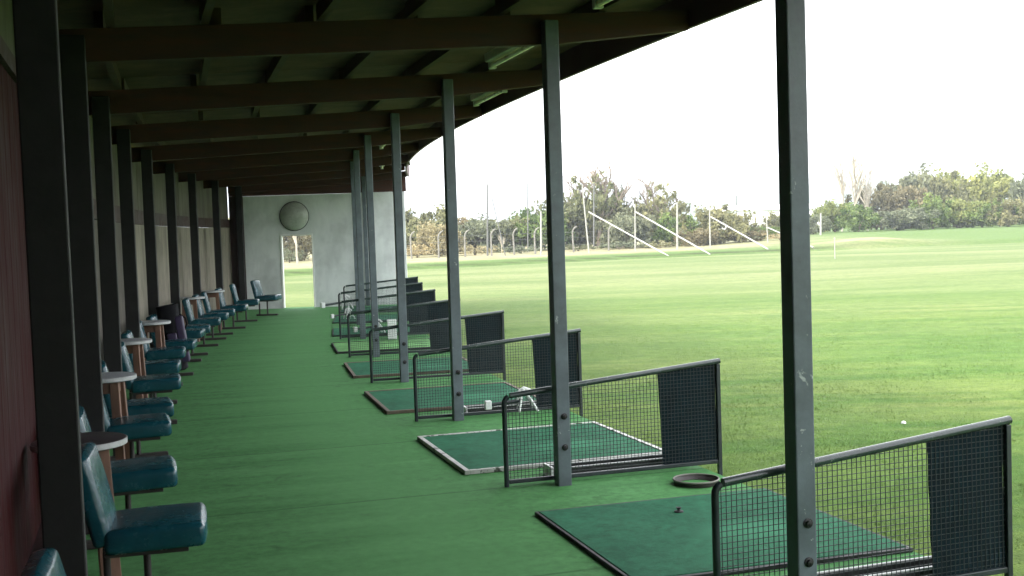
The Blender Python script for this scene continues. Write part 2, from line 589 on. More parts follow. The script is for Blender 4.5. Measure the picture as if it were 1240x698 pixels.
def build_ground():
    xs = np.concatenate([[-3000, -1200, -500, -220, -120], np.arange(-80, 90.1, 1.0), [120, 220, 500, 1200, 3000]])
    ys = np.concatenate([[-600, -200, -60], np.arange(-20, 50, 2.0), np.arange(50, 100, 0.35), np.arange(100, 160, 4), [200, 300, 500, 900, 1600, 3000]])
    X, Y = np.meshgrid(xs, ys)
    Z = ground_z(X, Y)
    Z = np.where(Y > 160, ground_z(X, np.full_like(Y, 160)), Z)
    v = np.stack([X, Y, Z], -1).reshape(-1, 3)
    nx, ny = len(xs), len(ys)
    idx = np.arange(nx * ny).reshape(ny, nx)
    f = np.stack([idx[:-1, :-1], idx[:-1, 1:], idx[1:, 1:], idx[1:, :-1]], -1).reshape(-1, 4)
    me = bpy.data.meshes.new('ground')
    me.from_pydata(v.tolist(), [], f.tolist())
    d = (Y - np.interp(X, _ex, _ey)).reshape(-1)
    xx = X.reshape(-1)
    zone = smooth(-0.2, 1.2, d)
    dry = smooth(7, 12, d) * (1 - smooth(12, 26, xx)) + 0.9 * np.exp(-(((xx - 21) / 4.5) ** 2)) * np.exp(-((d - 5) / 3.5) ** 2)
    a = me.attributes.new('zone', 'FLOAT', 'POINT'); a.data.foreach_set('value', zone.astype(np.float32))
    a = me.attributes.new('dry', 'FLOAT', 'POINT'); a.data.foreach_set('value', np.clip(dry, 0, 1).astype(np.float32))
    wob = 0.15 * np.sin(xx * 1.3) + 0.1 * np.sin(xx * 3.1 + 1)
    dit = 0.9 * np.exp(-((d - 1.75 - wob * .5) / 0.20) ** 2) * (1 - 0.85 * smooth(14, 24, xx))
    a = me.attributes.new('ditch_shade', 'FLOAT', 'POINT'); a.data.foreach_set('value', dit.astype(np.float32))
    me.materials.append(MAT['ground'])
    me.shade_smooth()
    o = obj('ground', me, None)
    tag(o, 'bright green practice field running out to the hedges', 'field', kind='structure')


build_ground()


def build_hills():
    n = 160
    vs, fs = [], []
    for i in range(n):
        a = radians(-12 + 60 * i / (n - 1))
        px = CX + FOC * math.tan(a)
        k = float(smooth(800, 850, px)) * (1 - 0.35 * float(smooth(1000, 1400, px)))
        h = k * (44 + 3 * sin(a * 31) + 3 * sin(a * 67 + 1) + 1.2 * sin(a * 190)) + 1
        for r, hh in ((800, -1), (880, h * 0.42), (950, h * .6), (1100, h * 0.5), (1300, -1)):
            vs.append((r * sin(a), r * cos(a), hh))
    for i in range(n - 1):
        for j in range(4):
            fs.append((i * 5 + j, i * 5 + j + 1, (i + 1) * 5 + j + 1, (i + 1) * 5 + j))
    m = MB().add(vs, fs)
    o = obj('hills', m, MAT['hill'], smooth=True)
    tag(o, 'low blue grey hills far beyond the field', 'hills', kind='structure')


build_hills()


# ------------------------------------------------------------------ floor deck (one sheet with edges)
def strip(s0, s1, u0, u1, z0, z1, step=0.37, zf=None, base=Vector((0, 0, 0)), uv=False):
    """closed curved slab following the bay line; z0/z1 bottom/top, optional zf(u) added"""
    k = max(2, int(round((s1 - s0) / step)) + 1)
    m = MB()
    vs = []
    for s in np.linspace(s0, s1, k):
        for (u, z) in ((u0, z0), (u1, z0), (u1, z1), (u0, z1)):
            p = pt(s, u, z + (zf(u) if zf else 0))
            vs.append(p - base)
    fs = []
    for i in range(k - 1):
        a, b = 4 * i, 4 * i + 4
        for j in range(4):
            fs.append((a + j, a + (j + 1) % 4, b + (j + 1) % 4, b + j))
    fs.append((0, 1, 2, 3)); e = 4 * (k - 1)
    fs.append((e + 3, e + 2, e + 1, e))
    return m.add(vs, fs)


DECK_U0, DECK_U1 = -3.5, 1.06


def build_floor():
    m = strip(-11, S_END + 0.3, DECK_U0, DECK_U1, -0.30, 0.0)
    me = m.mesh('floor')
    uvl = me.uv_layers.new(name='UVMap')
    for lp in me.loops:
        co = me.vertices[lp.vertex_index].co
        s, u = su_of(co)
        uvl.data[lp.index].uv = (u, s)
    me.materials.append(MAT['carpet'])
    o = obj('floor', me, None)
    tag(o, 'worn green carpet floor of the covered walkway', 'floor', kind='structure')


build_floor()

# ------------------------------------------------------------------ shelter building
SB = pt(0.5 * S_END, -1.0)
shelter = thing('golf_shelter', 'long curved open shelter of dark posts and brown roof beams with a white end wall', 'building', SB)


def zb(u):          # underside of the beams, rising to the field
    return 2.75 + (u + 2.97) / 2.97 * 0.145


UW = -2.915          # line of the back posts
zc = lambda u: zb(u) + 0.30   # underside of the ceiling boards


def ceil_add(u):
    return zb(u)


# ceiling boards bay by bay (slightly uneven)
def part(name, m, mat, **kw):
    return obj(name, m, mat, shelter, **kw)


for i in range(-3, NB):
    s0, s1 = max(i * BAY, -6.75) + 0.004, (i + 1) * BAY - 0.004
    part('ceiling_board', strip(s0, s1, -3.30, 1.02, 0.30 + random.uniform(0, .006), 0.325, zf=ceil_add, base=SB), MAT['ceiling'])
part('roof', strip(-6.8, S_END + 0.45, -3.6, 1.10, 0.34, 0.40, zf=ceil_add, base=SB), MAT['roofing'])
# fascia on the field edge
part('fascia', strip(-6.8, S_END + 0.45, 1.025, 1.06, 0.075, 0.338, zf=ceil_add, base=SB), MAT['fascia'])

# beams
for i in range(0, NB + 1):
    s = i * BAY
    h = heading(s)
    o = pt(s, 0)
    m = MB()
    # profile in (u, z): deep over the walkway, tapering on the overhang
    prof = [(-3.17, zb(-3.17)), (0.08, zb(0.08)), (1.02, zb(1.02) + 0.06), (1.02, zb(1.02) + 0.196), (-3.17, zb(-3.17) + 0.196)]
    w = 0.035
    vs = [(u, -w, z) for u, z in prof] + [(u, w, z) for u, z in prof]
    n = len(prof)
    fs = [tuple(range(n - 1, -1, -1)), tuple(range(n, 2 * n))] + [(j, (j + 1) % n, (j + 1) % n + n, j + n) for j in range(n)]
    m.add(vs, fs)
    off = 0.0
    p = pt(s, 0) - SB
    b = part('beam', m, MAT['beam'], loc=(p.x, p.y, random.uniform(-0.006, 0.004)), rotz=h, bevel=0.006)
    if i == NB:      # low dark boarding that closes the gable above the end wall
        pass

# purlins between the beams
PU = [-2.75, -2.12, -1.5, -0.88, -0.27, 0.42]
for i in range(0, NB):
    for u in PU:
        du = random.uniform(-.05, .05)
        m = strip(i * BAY + 0.0, (i + 1) * BAY - 0.0, u + du - 0.025, u + du + 0.025, 0.199, 0.297, step=BAY / 2, zf=ceil_add, base=SB)
        part('purlin', m, MAT['purlin'])

# posts
pm = MB().box(-.06, .06, -.06, .06, -0.3, 1.0).mesh('post')
def post_mesh(h, w):
    m = MB().box(-w / 2, w / 2, -w / 2, w / 2, -0.02, h)
    me = m.mesh('post', 0.006, 2)
    return me
front_me = post_mesh(zb(0) + 0.14, 0.092); front_me.materials.append(MAT['post'])
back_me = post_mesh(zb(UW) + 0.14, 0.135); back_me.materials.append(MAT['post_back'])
bolt_m = MB()
Mx = Matrix.Rotation(pi / 2, 4, 'X')
bolt_m.lathe([(0.0, 0), (0.022, 0.0), (0.022, 0.004), (0.013, 0.006), (0.013, 0.016), (0.0, 0.018)], 12, Mx, cap=False)
bolt_me = bolt_m.mesh('bolt', smooth=True); bolt_me.materials.append(MAT['bolt'])
for i in range(0, NB + 1):
    s = i * BAY
    lean = random.uniform(-0.004, 0.004)
    p = pt(s, 0) - SB
    # posts stand on the camera side of their beam
    f = -0.086
    h = heading(s)
    a = Vector((-sin(h), cos(h), 0))
    q = p + a * f
    po = obj('post', front_me, None, shelter, (q.x, q.y, 0), h)
    po.rotation_euler = (lean, lean * 0.7, h)
    if i < 5:
        for z in (0.25, 0.44):
            obj('bolt', bolt_me, None, po, (0.004, -0.046, z + random.uniform(-.02, .02)))
for i in range(0, NB + 1):
    s = i * BAY
    h = heading(s)
    a = Vector((-sin(h), cos(h), 0))
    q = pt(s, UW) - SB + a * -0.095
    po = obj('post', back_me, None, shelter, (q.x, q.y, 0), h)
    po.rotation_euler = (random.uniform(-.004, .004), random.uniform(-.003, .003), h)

# back wall: lower boards, brown rail, upper boards, per bay
UB = UW - 0.26
for i in range(-1, NB):
    s0, s1 = i * BAY + 0.003, (i + 1) * BAY - 0.003 + (0.05 if i == NB - 1 else 0)
    if i == -1:
        m = MB()
        k = 44
        s0 = -6.6
        s1 = 4.25
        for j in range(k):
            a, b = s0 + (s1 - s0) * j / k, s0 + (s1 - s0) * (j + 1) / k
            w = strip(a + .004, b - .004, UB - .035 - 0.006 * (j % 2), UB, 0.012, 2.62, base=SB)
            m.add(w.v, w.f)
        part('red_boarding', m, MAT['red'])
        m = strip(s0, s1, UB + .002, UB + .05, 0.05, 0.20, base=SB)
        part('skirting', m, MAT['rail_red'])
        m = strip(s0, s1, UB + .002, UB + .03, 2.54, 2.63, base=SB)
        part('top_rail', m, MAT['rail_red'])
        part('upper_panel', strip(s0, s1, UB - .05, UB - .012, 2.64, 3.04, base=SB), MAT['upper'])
        continue
    m = MB()
    if i == 0:
        continue
    if i == 1:
        s0 = 4.253
    cuts = [s0] + sorted(s0 + (s1 - s0) * (q + random.uniform(-.05, .05)) / 3 for q in (1, 2)) + [s1]
    for a, b in zip(cuts[:-1], cuts[1:]):
        off = random.uniform(0, 0.012)
        w = strip(a + .003, b - .003, UB - .04 - off, UB - off, 0.012, 1.93, base=SB)
        m.add(w.v, w.f)
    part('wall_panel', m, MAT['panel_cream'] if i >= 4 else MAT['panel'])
    part('wall_rail', strip(s0, s1, UB - .05, UB + .012, 1.935, 2.13, base=SB), MAT['rail_red'])
    se = s1 - (0.0 if i == NB - 1 else 0)
    m = MB()
    cuts = [s0, s0 + (se - s0) * random.uniform(.4, .6), se]
    for a, b in zip(cuts[:-1], cuts[1:]):
        off = random.uniform(0, 0.012)
        w = strip(a + .003, b - .003, UB - .05 - off, UB - .012 - off, 2.135, 2.98, base=SB)
        m.add(w.v, w.f)
    part('upper_panel', m, MAT['upper'])
hB = heading(-6.6)
o = obj('light_block_wall', MB().box(UB, 1.0, -.12, 0, -.02, 3.0), MAT['rail_red'], shelter, pt(-6.6, 0) - SB, hB)  # unseen wall behind the camera, added to cut light on camera-facing faces

# end wall with doorway, local frame at the last post line
hE = heading(S_END)
pE = pt(S_END + 0.05, 0) - SB
D0, D1, DH = -1.99, -1.27, 1.70
EW0, EW1 = UB + 0.0, 0.93
m = MB()
ztop = 2.66
m.box(EW0, D0, 0, 0.18, -0.02, ztop)
m.box(D1, EW1, 0, 0.18, -0.02, ztop)
m.box(D0, D1, 0, 0.18, DH, ztop)
ew = obj('end_wall', m, MAT['plaster'], shelter, pE, hE)
obj('corner_board', MB().box(EW0 + .004, UW + .075, -0.03, -0.002, 0.004, ztop), MAT['rail_red'], ew, bevel=0.003)
m = MB()
m.box(D0 - 0.028, D0 + 0.012, -0.014, 0.194, 0, DH + 0.012)
m.box(D1 - 0.012, D1 + 0.022, -0.014, 0.194, 0, DH + 0.012)
m.box(D0 - 0.028, D1 + 0.022, -0.012, 0.192, DH + 0.013, DH + 0.036)
obj('door_frame', m, MAT['frame_white'], ew, bevel=0.004)
# dark boarding between the end wall top and the roof
m = MB().box(EW0, 0.98, -0.02, 0.05, ztop + 0.003, 3.02)
obj('gable_boarding', m, MAT['beam'], shelter, pE, hE)

# convex mirror on the end wall
q = pt(S_END + 0.05, -1.66) + Vector((0, 0, 2.16))
mir = thing('wall_mirror', 'round domed mirror mounted on the white end wall above the doorway', 'mirror', q, hE)
MF = Matrix.Rotation(pi / 2, 4, 'X')
m = MB().lathe([(0.335 * cos(t), 0.02 + 0.13 * sin(t)) for t in np.linspace(0, pi / 2 - .02, 10)], 40, MF)
obj('dome', m, MAT['mirror'], mir, smooth=True)
m = MB().tube([(0.338 * cos(t), -0.02, 0.338 * sin(t)) for t in np.linspace(0, 2 * pi, 40, endpoint=False)], 0.011, 8, True)
obj('rim', m, MAT['dark'], mir, smooth=True)
m = MB().box(-.05, .05, -.02, -.002, -.1, .1)
obj('bracket', m, MAT['dark'], mir)

# ------------------------------------------------------------------ ceiling lights
def make_light():
    t = thing('ceiling_light', '', 'lamp', group='strip lights under the shelter roof')
    m = MB().box(-.055, .055, -.62, .62, -.035, .035)
    obj('housing', m, simple('lamp_housing', (0.50, 0.47, 0.38), 0.6, 0.3, 4), t, bevel=0.01)
    m = MB().tube([(0.0, -.58, -.062), (0, .58, -.062)], 0.02, 10)
    obj('tube', m, simple('lamp_tube', (0.92, 0.80, 0.56), 0.3, 0.05, 4), t, smooth=True)
    hm_ = simple('lamp_holder', (0.5, 0.5, 0.46), 0.5, 0.1, 8)
    for y in (-.6, .6):
        obj('lamp_holder', MB().box(-.03, .03, y - .02, y + .02, -.09, -.036), hm_, t, bevel=0.005)
    return t


light0 = make_light()
LIGHTS = [(0.50 * BAY, 0.03, 'unlit strip light at the top edge of view, over the nearest bay'),
          (1.38 * BAY, 0.12, 'unlit strip light beside the head of the second front post'),
          (2.42 * BAY, 0.72, 'unlit strip light close to the roof edge, left of the second front post'),
          (4.45 * BAY, 0.35, 'unlit strip light behind the head of the fourth front post'),
          (6.5 * BAY, 0.55, 'unlit strip light farthest along the roof edge by the white wall')]
for i, (s, u, lab) in enumerate(LIGHTS):
    o = light0 if i == 0 else copy_tree(light0)
    o.location = pt(s, u, zc(u) - 0.037 - (0.105 if u < 0.3 else 0.0) * 0 - 0.10)
    o.rotation_euler = (0.0, -0.045, heading(s))
    o['label'] = lab

# ------------------------------------------------------------------ bay dividers
DX0, DX1 = -0.36, 1.20


def dz(x):
    return 0.60 + (x - DX0) / (DX1 - DX0) * 0.135


def make_divider():
    t = thing('bay_divider', '', 'divider', group='wire mesh dividers between the hitting bays')
    R = 0.045
    path = []
    def corner(cx, cz, a0, a1):
        for a in np.linspace(a0, a1, 6):
            path.append((cx + R * cos(a), 0, cz + R * sin(a)))
    path.append((DX0, 0, -0.002)); path.append((DX0, 0, 0.1))
    corner(DX0 + R, dz(DX0) - R, pi, pi / 2 + 0.088)
    path.append(((DX0 + DX1) / 2, 0, dz((DX0 + DX1) / 2)))
    path.append((DX1 - 0.03, 0, dz(DX1 - 0.03)))
    path.append((DX1 - 0.008, 0, dz(DX1) - 0.006))
    path.append((DX1, 0, dz(DX1) - 0.03))
    path.append((DX1, 0, 0.1)); path.append((DX1, 0, -0.10))
    obj('upright', MB().tube(path[:7], 0.0165, 10), MAT['dark'], t, smooth=True)
    obj('upright', MB().bar((DX1 - .004, 0, dz(DX1) - .022), (DX1 - .004, 0, -.10), .028, .030), MAT['dark'], t, bevel=0.003)
    obj('top_rail', MB().tube([(DX0 + R - .006, 0, dz(DX0 + R) - .002), (DX1 + .012, 0, dz(DX1 + .012) - .002)], 0.0195, 14), MAT['rail'], t, smooth=True)
    obj('bottom_rail', MB().box(DX0 + .017, DX1 - .017, -.011, .011, 0.018, 0.045), MAT['dark'], t, bevel=0.004)
    m = MB()
    w = 0.0014
    x = DX0 + 0.028
    while x < DX1 - 0.02:
        j = random.uniform(-.0012, .0012)
        m.box(x - w + j, x + w + j, -.0014, .0014, 0.04, dz(x) - 0.012)
        x += 0.0254
    z = 0.062
    while z < 0.73:
        xs = DX0 + .014
        if z > dz(DX0) - 0.02:
            xs = DX0 + (z + 0.02 - 0.60) / 0.135 * (DX1 - DX0)
        if xs < DX1 - .02:
            m.box(xs, DX1 - .014, .0016, .0044, z - w, z + w)
        z += 0.0254
    obj('wire_mesh', m, MAT['wire'], t)
    # dark windbreak netting on the outer third, sagging a little
    m = MB()
    nx, nz = 14, 10
    vs = []
    for i in range(nx + 1):
        for k in range(nz + 1):
            v = k / nz
            x0 = 0.775 - 0.03 * v
            x = x0 + (DX1 - 0.018 - x0) * i / nx
            zz = 0.03 + (dz(x) - 0.02 - 0.03) * v
            vs.append((x, 0.010 + 0.004 * sin(9 * x + 5 * v) + 0.003 * sin(17 * v + 3 * x), zz))
    top = [(x, y + 0.006, z) for x, y, z in vs]
    k0 = len(vs)
    st = nz + 1
    fs = []
    for i in range(nx):
        for k in range(nz):
            a = i * st + k
            fs.append((a, a + st, a + st + 1, a + 1))
            fs.append((k0 + a, k0 + a + 1, k0 + a + st + 1, k0 + a + st))
    m.add(vs + top, fs)
    obj('netting_panel', m, MAT['screen'], t, smooth=True)
    return t


div0 = make_divider()
ORD = ['nearest', 'second', 'third', 'fourth', 'fifth', 'sixth', 'seventh', 'eighth']
DIVLAB = ['large wire mesh divider bolted to the nearest front post, cut by the frame edge',
          'wire mesh divider at the second front post, a white edged mat beyond it',
          'wire mesh divider at the third front post, low white stand seen through it',
          'wire mesh divider at the fourth front post, white scuff on its post',
          'wire mesh divider at the fifth front post, white box showing through it',
          'wire mesh divider sixth from the near end, beside the white upright box',
          'wire mesh divider second from the white end wall',
          'wire mesh divider closest to the white end wall']
for i in range(NB):
    o = div0 if i == 0 else copy_tree(div0)
    s = i * BAY
    o.location = pt(s + 0.012, 0)
    o.rotation_euler = (0, 0, heading(s) + radians([2.2, 0.4, 0.0, 0.8, 0, .6, -.4, .3][i]))
    o['label'] = DIVLAB[i]


# ------------------------------------------------------------------ hitting mats
def make_mat(kind):
    t = thing('hitting_mat', '', 'golf mat', group='turf hitting mats on the bay floors')
    L = 1.54
    turf = MB().box(-L / 2 + .03, L / 2 - .03, -L / 2 + .03, L / 2 - .03, 0.002, 0.026)
    obj('turf', turf, MAT['turf_light'] if kind == 'light' else MAT['turf'], t, bevel=0.004)
    mat = {'rubber': MAT['rubber'], 'white': MAT['white_edge'], 'wood': MAT['wood_edge'], 'light': MAT['rubber']}[kind]
    w = 0.020 if kind in ('rubber', 'light') else 0.038
    h = 0.022 if kind == 'rubber' else 0.032
    for nm, b in (('edge_strip', (-L / 2 - w + .03, -L / 2 + .029, -L / 2 + .0, L / 2)), ('edge_strip', (L / 2 - .029, L / 2 + w - .03, -L / 2, L / 2)),
                  ('edge_strip', (-L / 2 + .03, L / 2 - .03, -L / 2, -L / 2 + .029)), ('edge_strip', (-L / 2 + .03, L / 2 - .03, L / 2 - .029, L / 2))):
        o = obj(nm, MB().box(*b, 0.001, h), mat, t, bevel=0.003)
    return t


protos = {}
MATS = [('rubber', 'green turf hitting mat with black rubber edge, nearest and cut by the frame'),
        ('white', 'green turf hitting mat with chipped white edging beyond the second divider'),
        ('wood', 'green turf hitting mat with brown edge beside the third divider'),
        ('wood', 'green turf hitting mat with brown edge beside the fourth divider'),
        ('light', 'yellowish green turf mat beside the fifth divider'),
        ('rubber', 'dark edged turf mat just behind the sixth divider'),
        ('rubber', 'small looking turf mat second from the white end wall'),
        ('rubber', 'farthest turf mat against the white end wall')]
for i, (k, lab) in enumerate(MATS):
    if k in protos:
        o = copy_tree(protos[k])
    else:
        o = protos[k] = make_mat(k)
    s = i * BAY + 1.27 + [0.10, 0, 0.03, 0, 0.05, 0, 0, 0.05][i]
    u = 0.25 + [0.06, 0.0, -0.02, 0.02, 0, .03, 0, 0][i]
    o.location = pt(s, u)
    o.rotation_euler = (0, 0, heading(s) + radians([-1.2, 0.8, 0.5, -.5, 1, 0, 0, 0][i]))
    o['label'] = lab

# rubber tee on the nearest mat
q = on_plane(822, 620, 0.027)
t = thing('rubber_tee', 'small black rubber tee standing on the nearest turf mat', 'tee', q)
obj('stem', MB().lathe([(0.028, 0), (0.026, 0.006), (0.010, 0.010), (0.008, 0.018)], 16), MAT['rubber'], t, smooth=True)
obj('cup', MB().lathe([(0.008, 0.017), (0.014, 0.022), (0.017, 0.027), (0.012, 0.027), (0.0, 0.021)], 16, cap=False), MAT['rubber'], t, smooth=True)


# ------------------------------------------------------------------ ball trays beside dividers
def make_tray():
    t = thing('ball_tray', '', 'ball tray', group='ball trays lying beside the dividers')
    L, W, H = 0.98, 0.15, 0.055
    m = MB().box(-L / 2, L / 2, -W / 2, W / 2, 0.002, 0.010)
    m.box(-L / 2, L / 2, -W / 2, -W / 2 + .010, 0.010, H)
    m.box(-L / 2, L / 2, W / 2 - .010, W / 2, 0.010, H)
    obj('trough', m, MAT['rubber'], t)
    m = MB().box(-L / 2, L / 2, -W / 2 - .004, -W / 2 + .014, H + .001, H + .010)
    m.box(-L / 2, L / 2, W / 2 - .014, W / 2 + .004, H + .001, H + .010)
    obj('rim', m, MAT['tray_rim'], t, bevel=0.003)
    for a in (-L / 2 - .02, L / 2):
        obj('end_cap', MB().box(a, a + .02, -W / 2 - .004, W / 2 + .004, 0.001, 0.075), MAT['white'], t, bevel=0.004)
    return t


tray0 = make_tray()
TRAYS = [(0, 0.80, 'pale rimmed ball tray behind the nearest mesh divider'),
         (1, 0.62, 'pale rimmed ball tray with white end cap behind the second divider'),
         (2, 0.75, 'pale rimmed ball tray behind the third divider')]
for k, (i, u, lab) in enumerate(TRAYS):
    o = tray0 if k == 0 else copy_tree(tray0)
    s = i * BAY + 0.22
    o.location = pt(s, u - 0.12, 0.0)
    o.rotation_euler = (0, 0, heading(s) + radians(0.6))
    o['label'] = lab

# round hoop-like dish on the floor by the nearest divider
q = on_plane(843, 586, 0.0)
hp = thing('metal_hoop', 'flat round hoop with pale rim lying on the carpet behind the nearest divider', 'hoop', q)
m = MB().lathe([(0.118, 0.003), (0.142, 0.003), (0.148, 0.028), (0.143, 0.028), (0.124, 0.010), (0.118, 0.003)], 40, cap=False)
obj('band', m, MAT['foot'], hp, smooth=True)
m = MB().tube([(0.147 * cos(a), 0.147 * sin(a), 0.033) for a in np.linspace(0, 2 * pi, 40, endpoint=False)], 0.006, 8, True)
obj('rim', m, MAT['concrete_post'], hp, smooth=True)


# ------------------------------------------------------------------ low white club stands
def make_stand():
    t = thing('club_stand', '', 'club stand', group='low white club stands in the bays')
    m = MB().tube([(-.18, 0, .075), (.10, 0.0, .10)], 0.017, 8)
    obj('dark_bar', m, MAT['dark'], t, smooth=True)
    m = MB().box(-.235, -.175, -.03, .03, 0.035, 0.115)
    obj('end_block', m, MAT['white'], t, bevel=0.008)
    m = MB()
    m.tube([(.07, .0, .10), (.09, .0, .19), (.13, .0, .215), (.19, 0, .19), (.22, 0, .16)], 0.014, 8)
    obj('bent_tube', m, MAT['white'], t, smooth=True)
    for y in (-.09, .09):
        m = MB()
        m.tube([(.12, y * .2, .205), (.19, y * .7, .10), (.24, y, .004)], 0.012, 8)
        m.tube([(.12, y * .2, .205), (.07, y * .8, .004)], 0.010, 8)
        obj('leg', m, MAT['white'], t, smooth=True)
    m = MB()
    for z, x in ((.06, .21), (.10, .19), (.14, .165)):
        m.tube([(x, -.085 * (1 - z * 1.8), z), (x, .085 * (1 - z * 1.8), z)], 0.006, 6)
    obj('rung', m, MAT['white'], t, smooth=True)
    return t


st0 = make_stand()
STANDS = [((628, 499), 1.0, 0.2, 'white tube stand with a dark bar on the mat behind the third divider'),
          ((446, 404), 1.1, 0.4, 'white tube stand on the yellowish mat left of the white box'),
          ((414, 387), 1.0, 0.6, 'white tube stand on the floor just past the sixth divider'),
          ((407, 375), 1.5, 0.5, 'tallest white tipped stand, near the white end wall')]
for k, (pxy, sc, dr, lab) in enumerate(STANDS):
    o = st0 if k == 0 else copy_tree(st0)
    q = on_plane(pxy[0] - (10 if k == 0 else 0), pxy[1], 0.027)
    o.location = q
    o.rotation_euler = (0, 0, dr)
    o.scale = (sc, sc, sc)
    o['label'] = lab

q = on_plane(475, 410.5, 0.0)
s_, u_ = su_of(q)
wb = thing('white_box', 'small upright white box standing beside the sixth divider', 'box', q, heading(s_))
m = MB().box(-.07, .07, -.06, .06, 0.0, .27)
obj('body', m, MAT['white'], wb, bevel=0.006)
obj('lid', MB().box(-.075, .075, -.065, .065, .271, .31), MAT['white'], wb, bevel=0.006)


# ------------------------------------------------------------------ chairs
def pad(lx, ly, lz, r):
    """upholstered pad, bulged"""
    m = MB()
    nx, ny = 8, 8
    me = MB().box(-lx / 2, lx / 2, -ly / 2, ly / 2, -lz / 2, lz / 2).mesh('pad')
    bm = bmesh.new(); bm.from_mesh(me)
    bmesh.ops.bevel(bm, geom=list(bm.edges), offset=r, segments=4, affect='EDGES', profile=0.5)
    bmesh.ops.subdivide_edges(bm, edges=[e for e in bm.edges if e.calc_length() > 0.1], cuts=4, use_grid_fill=True)
    for v in bm.verts:
        kx, ky = max(0, 1 - (2 * v.co.x / lx) ** 2), max(0, 1 - (2 * v.co.y / ly) ** 2)
        if abs(v.co.z) > lz / 2 - 0.004:
            v.co.z += (0.014 if v.co.z > 0 else 0.003) * sqrt(kx * ky)
        if abs(v.co.x) > lx / 2 - 0.004:
            v.co.x += (1 if v.co.x > 0 else -1) * 0.008 * ky
    bm.to_mesh(me); bm.free()
    me.shade_smooth()
    return me


def make_chair():
    """faces local +x; origin at floor under the seat centre"""
    t = thing('chair', '', 'chair', group='teal vinyl chairs along the back wall')
    seat = pad(0.43, 0.46, 0.105, 0.026); seat.materials.append(MAT['vinyl'])
    so = obj('seat', seat, None, t, (0.020, 0, 0.388))
    so.rotation_euler = (0, radians(-1), 0)
    back = pad(0.41, 0.44, 0.08, 0.026); back.materials.append(MAT['vinyl'])
    bo = obj('backrest', back, None, t, (-0.245, 0, 0.570))
    bo.rotation_euler = (0, radians(77), 0)
    obj('seat_plate', MB().box(-.20, .16, -.19, .19, 0.316, 0.334), MAT['foot'], t, bevel=0.003)
    for y in (-.17, .17):
        obj('back_bracket', MB().bar((-.17, y, .323), (-.275, y, .56), .03, .008), MAT['foot'], t)
    for x in (-.205, -.03):
        obj('leg', MB().tube([(x, 0, .317), (x, 0, .030)], .017, 10), MAT['foot'], t, smooth=True)
    obj('foot_bar', MB().box(-.27, .19, -.045, .045, 0.002, 0.038), MAT['foot'], t, bevel=0.006)
    return t


ch0 = make_chair()
FRONT = [(249, 625), (215, 561), (208, 505), (211, 484), (219, 454), (217, 436), (223.6, 420), (235, 410.5), (244, 398),
         (254.6, 392), (266, 384), (275, 378), (284, 373.5), (298, 368), (313, 361.5)]
CHLAB = ['teal vinyl chair nearest in full view, leaning back against the first dark post',
         'teal vinyl chair just past the dark topped nearest table',
         'teal vinyl chair in front of the second table, third whole seat along the row',
         'teal vinyl chair just past the second table, its foot bar showing',
         'teal vinyl chair just before the third table, back pad shining pale',
         'teal vinyl chair just past the third table',
         'teal vinyl chair just before the fourth table',
         'teal vinyl chair just past the fourth table, in front of the golf bag',
         'teal vinyl chair first one beyond the purple golf bag',
         'teal vinyl chair second beyond the purple golf bag',
         'teal vinyl chair just before the fifth table, tall back showing',
         'teal vinyl chair just past the fifth table',
         'teal vinyl chair just before the sixth table',
         'teal vinyl chair just past the sixth table',
         'teal vinyl chair last but one before the corner of the white wall']
# seat near front corner in chair space
cxl, cyl = 0.24, -0.23
k = 0
for (fx, fy), lab in zip(FRONT, CHLAB):
    q = on_plane(fx, fy, 0.475)
    s_, u_ = su_of(q)
    h = heading(s_) + radians(random.uniform(-4, 4) if k > 1 else (0.5 if k else -4))
    c, sn = cos(h), sin(h)
    loc = Vector((q.x - (cxl * c - cyl * sn), q.y - (cxl * sn + cyl * c), 0))
    s2, u2 = su_of(loc)
    u2 = max(u2, UB + 0.40)
    loc = pt(s2, u2)
    o = ch0 if k == 0 else copy_tree(ch0)
    o.location = loc
    o.rotation_euler = (0, 0, h)
    o['label'] = lab
    k += 1
# the chair at the very near end, only its back showing
o = copy_tree(ch0, Vector((-1.13, 3.50, 0)), radians(15), 'teal vinyl chair at the very front, only the top of its back in view')
# the last chair, turned by the end wall
q = on_plane(337, 356, 0.475)
o = copy_tree(ch0, Vector((q.x - 0.26, q.y + 0.22, 0)), radians(-6), 'teal vinyl chair against the white end wall beside the doorway')


# ------------------------------------------------------------------ round tables
def make_table(pale):
    t = thing('table', '', 'table', group='small round tables along the back wall')
    R = 0.225
    m = MB().lathe([(R - .012, .705), (R - .004, .708), (R - .004, .738), (R - .012, .741)], 48)
    obj('tabletop', m, MAT['laminate_sheen'] if pale else MAT['laminate'], t, smooth=True)  # paler copy carries the painted sky sheen
    m = MB().lathe([(R - .0035, .709), (R, .711), (R, .736), (R - .0035, .738)], 48, cap=False)
    obj('edge_band', m, MAT['edge'], t.children[0], smooth=True)
    m = MB()
    for a in range(4):
        A = pi / 4 + a * pi / 2
        B = A + pi / 2
        m.bar((.125 * cos(A), .125 * sin(A), .66), (.125 * cos(B), .125 * sin(B), .66), .02, .085)
    obj('apron', m, MAT['wood'], t)
    for a in range(4):
        A = pi / 4 + a * pi / 2
        m = MB().bar((.125 * cos(A), .125 * sin(A), .70), (.165 * cos(A), .165 * sin(A), 0.0), .062, .045)
        obj('leg', m, MAT['wood'], t, bevel=0.004)
    return t


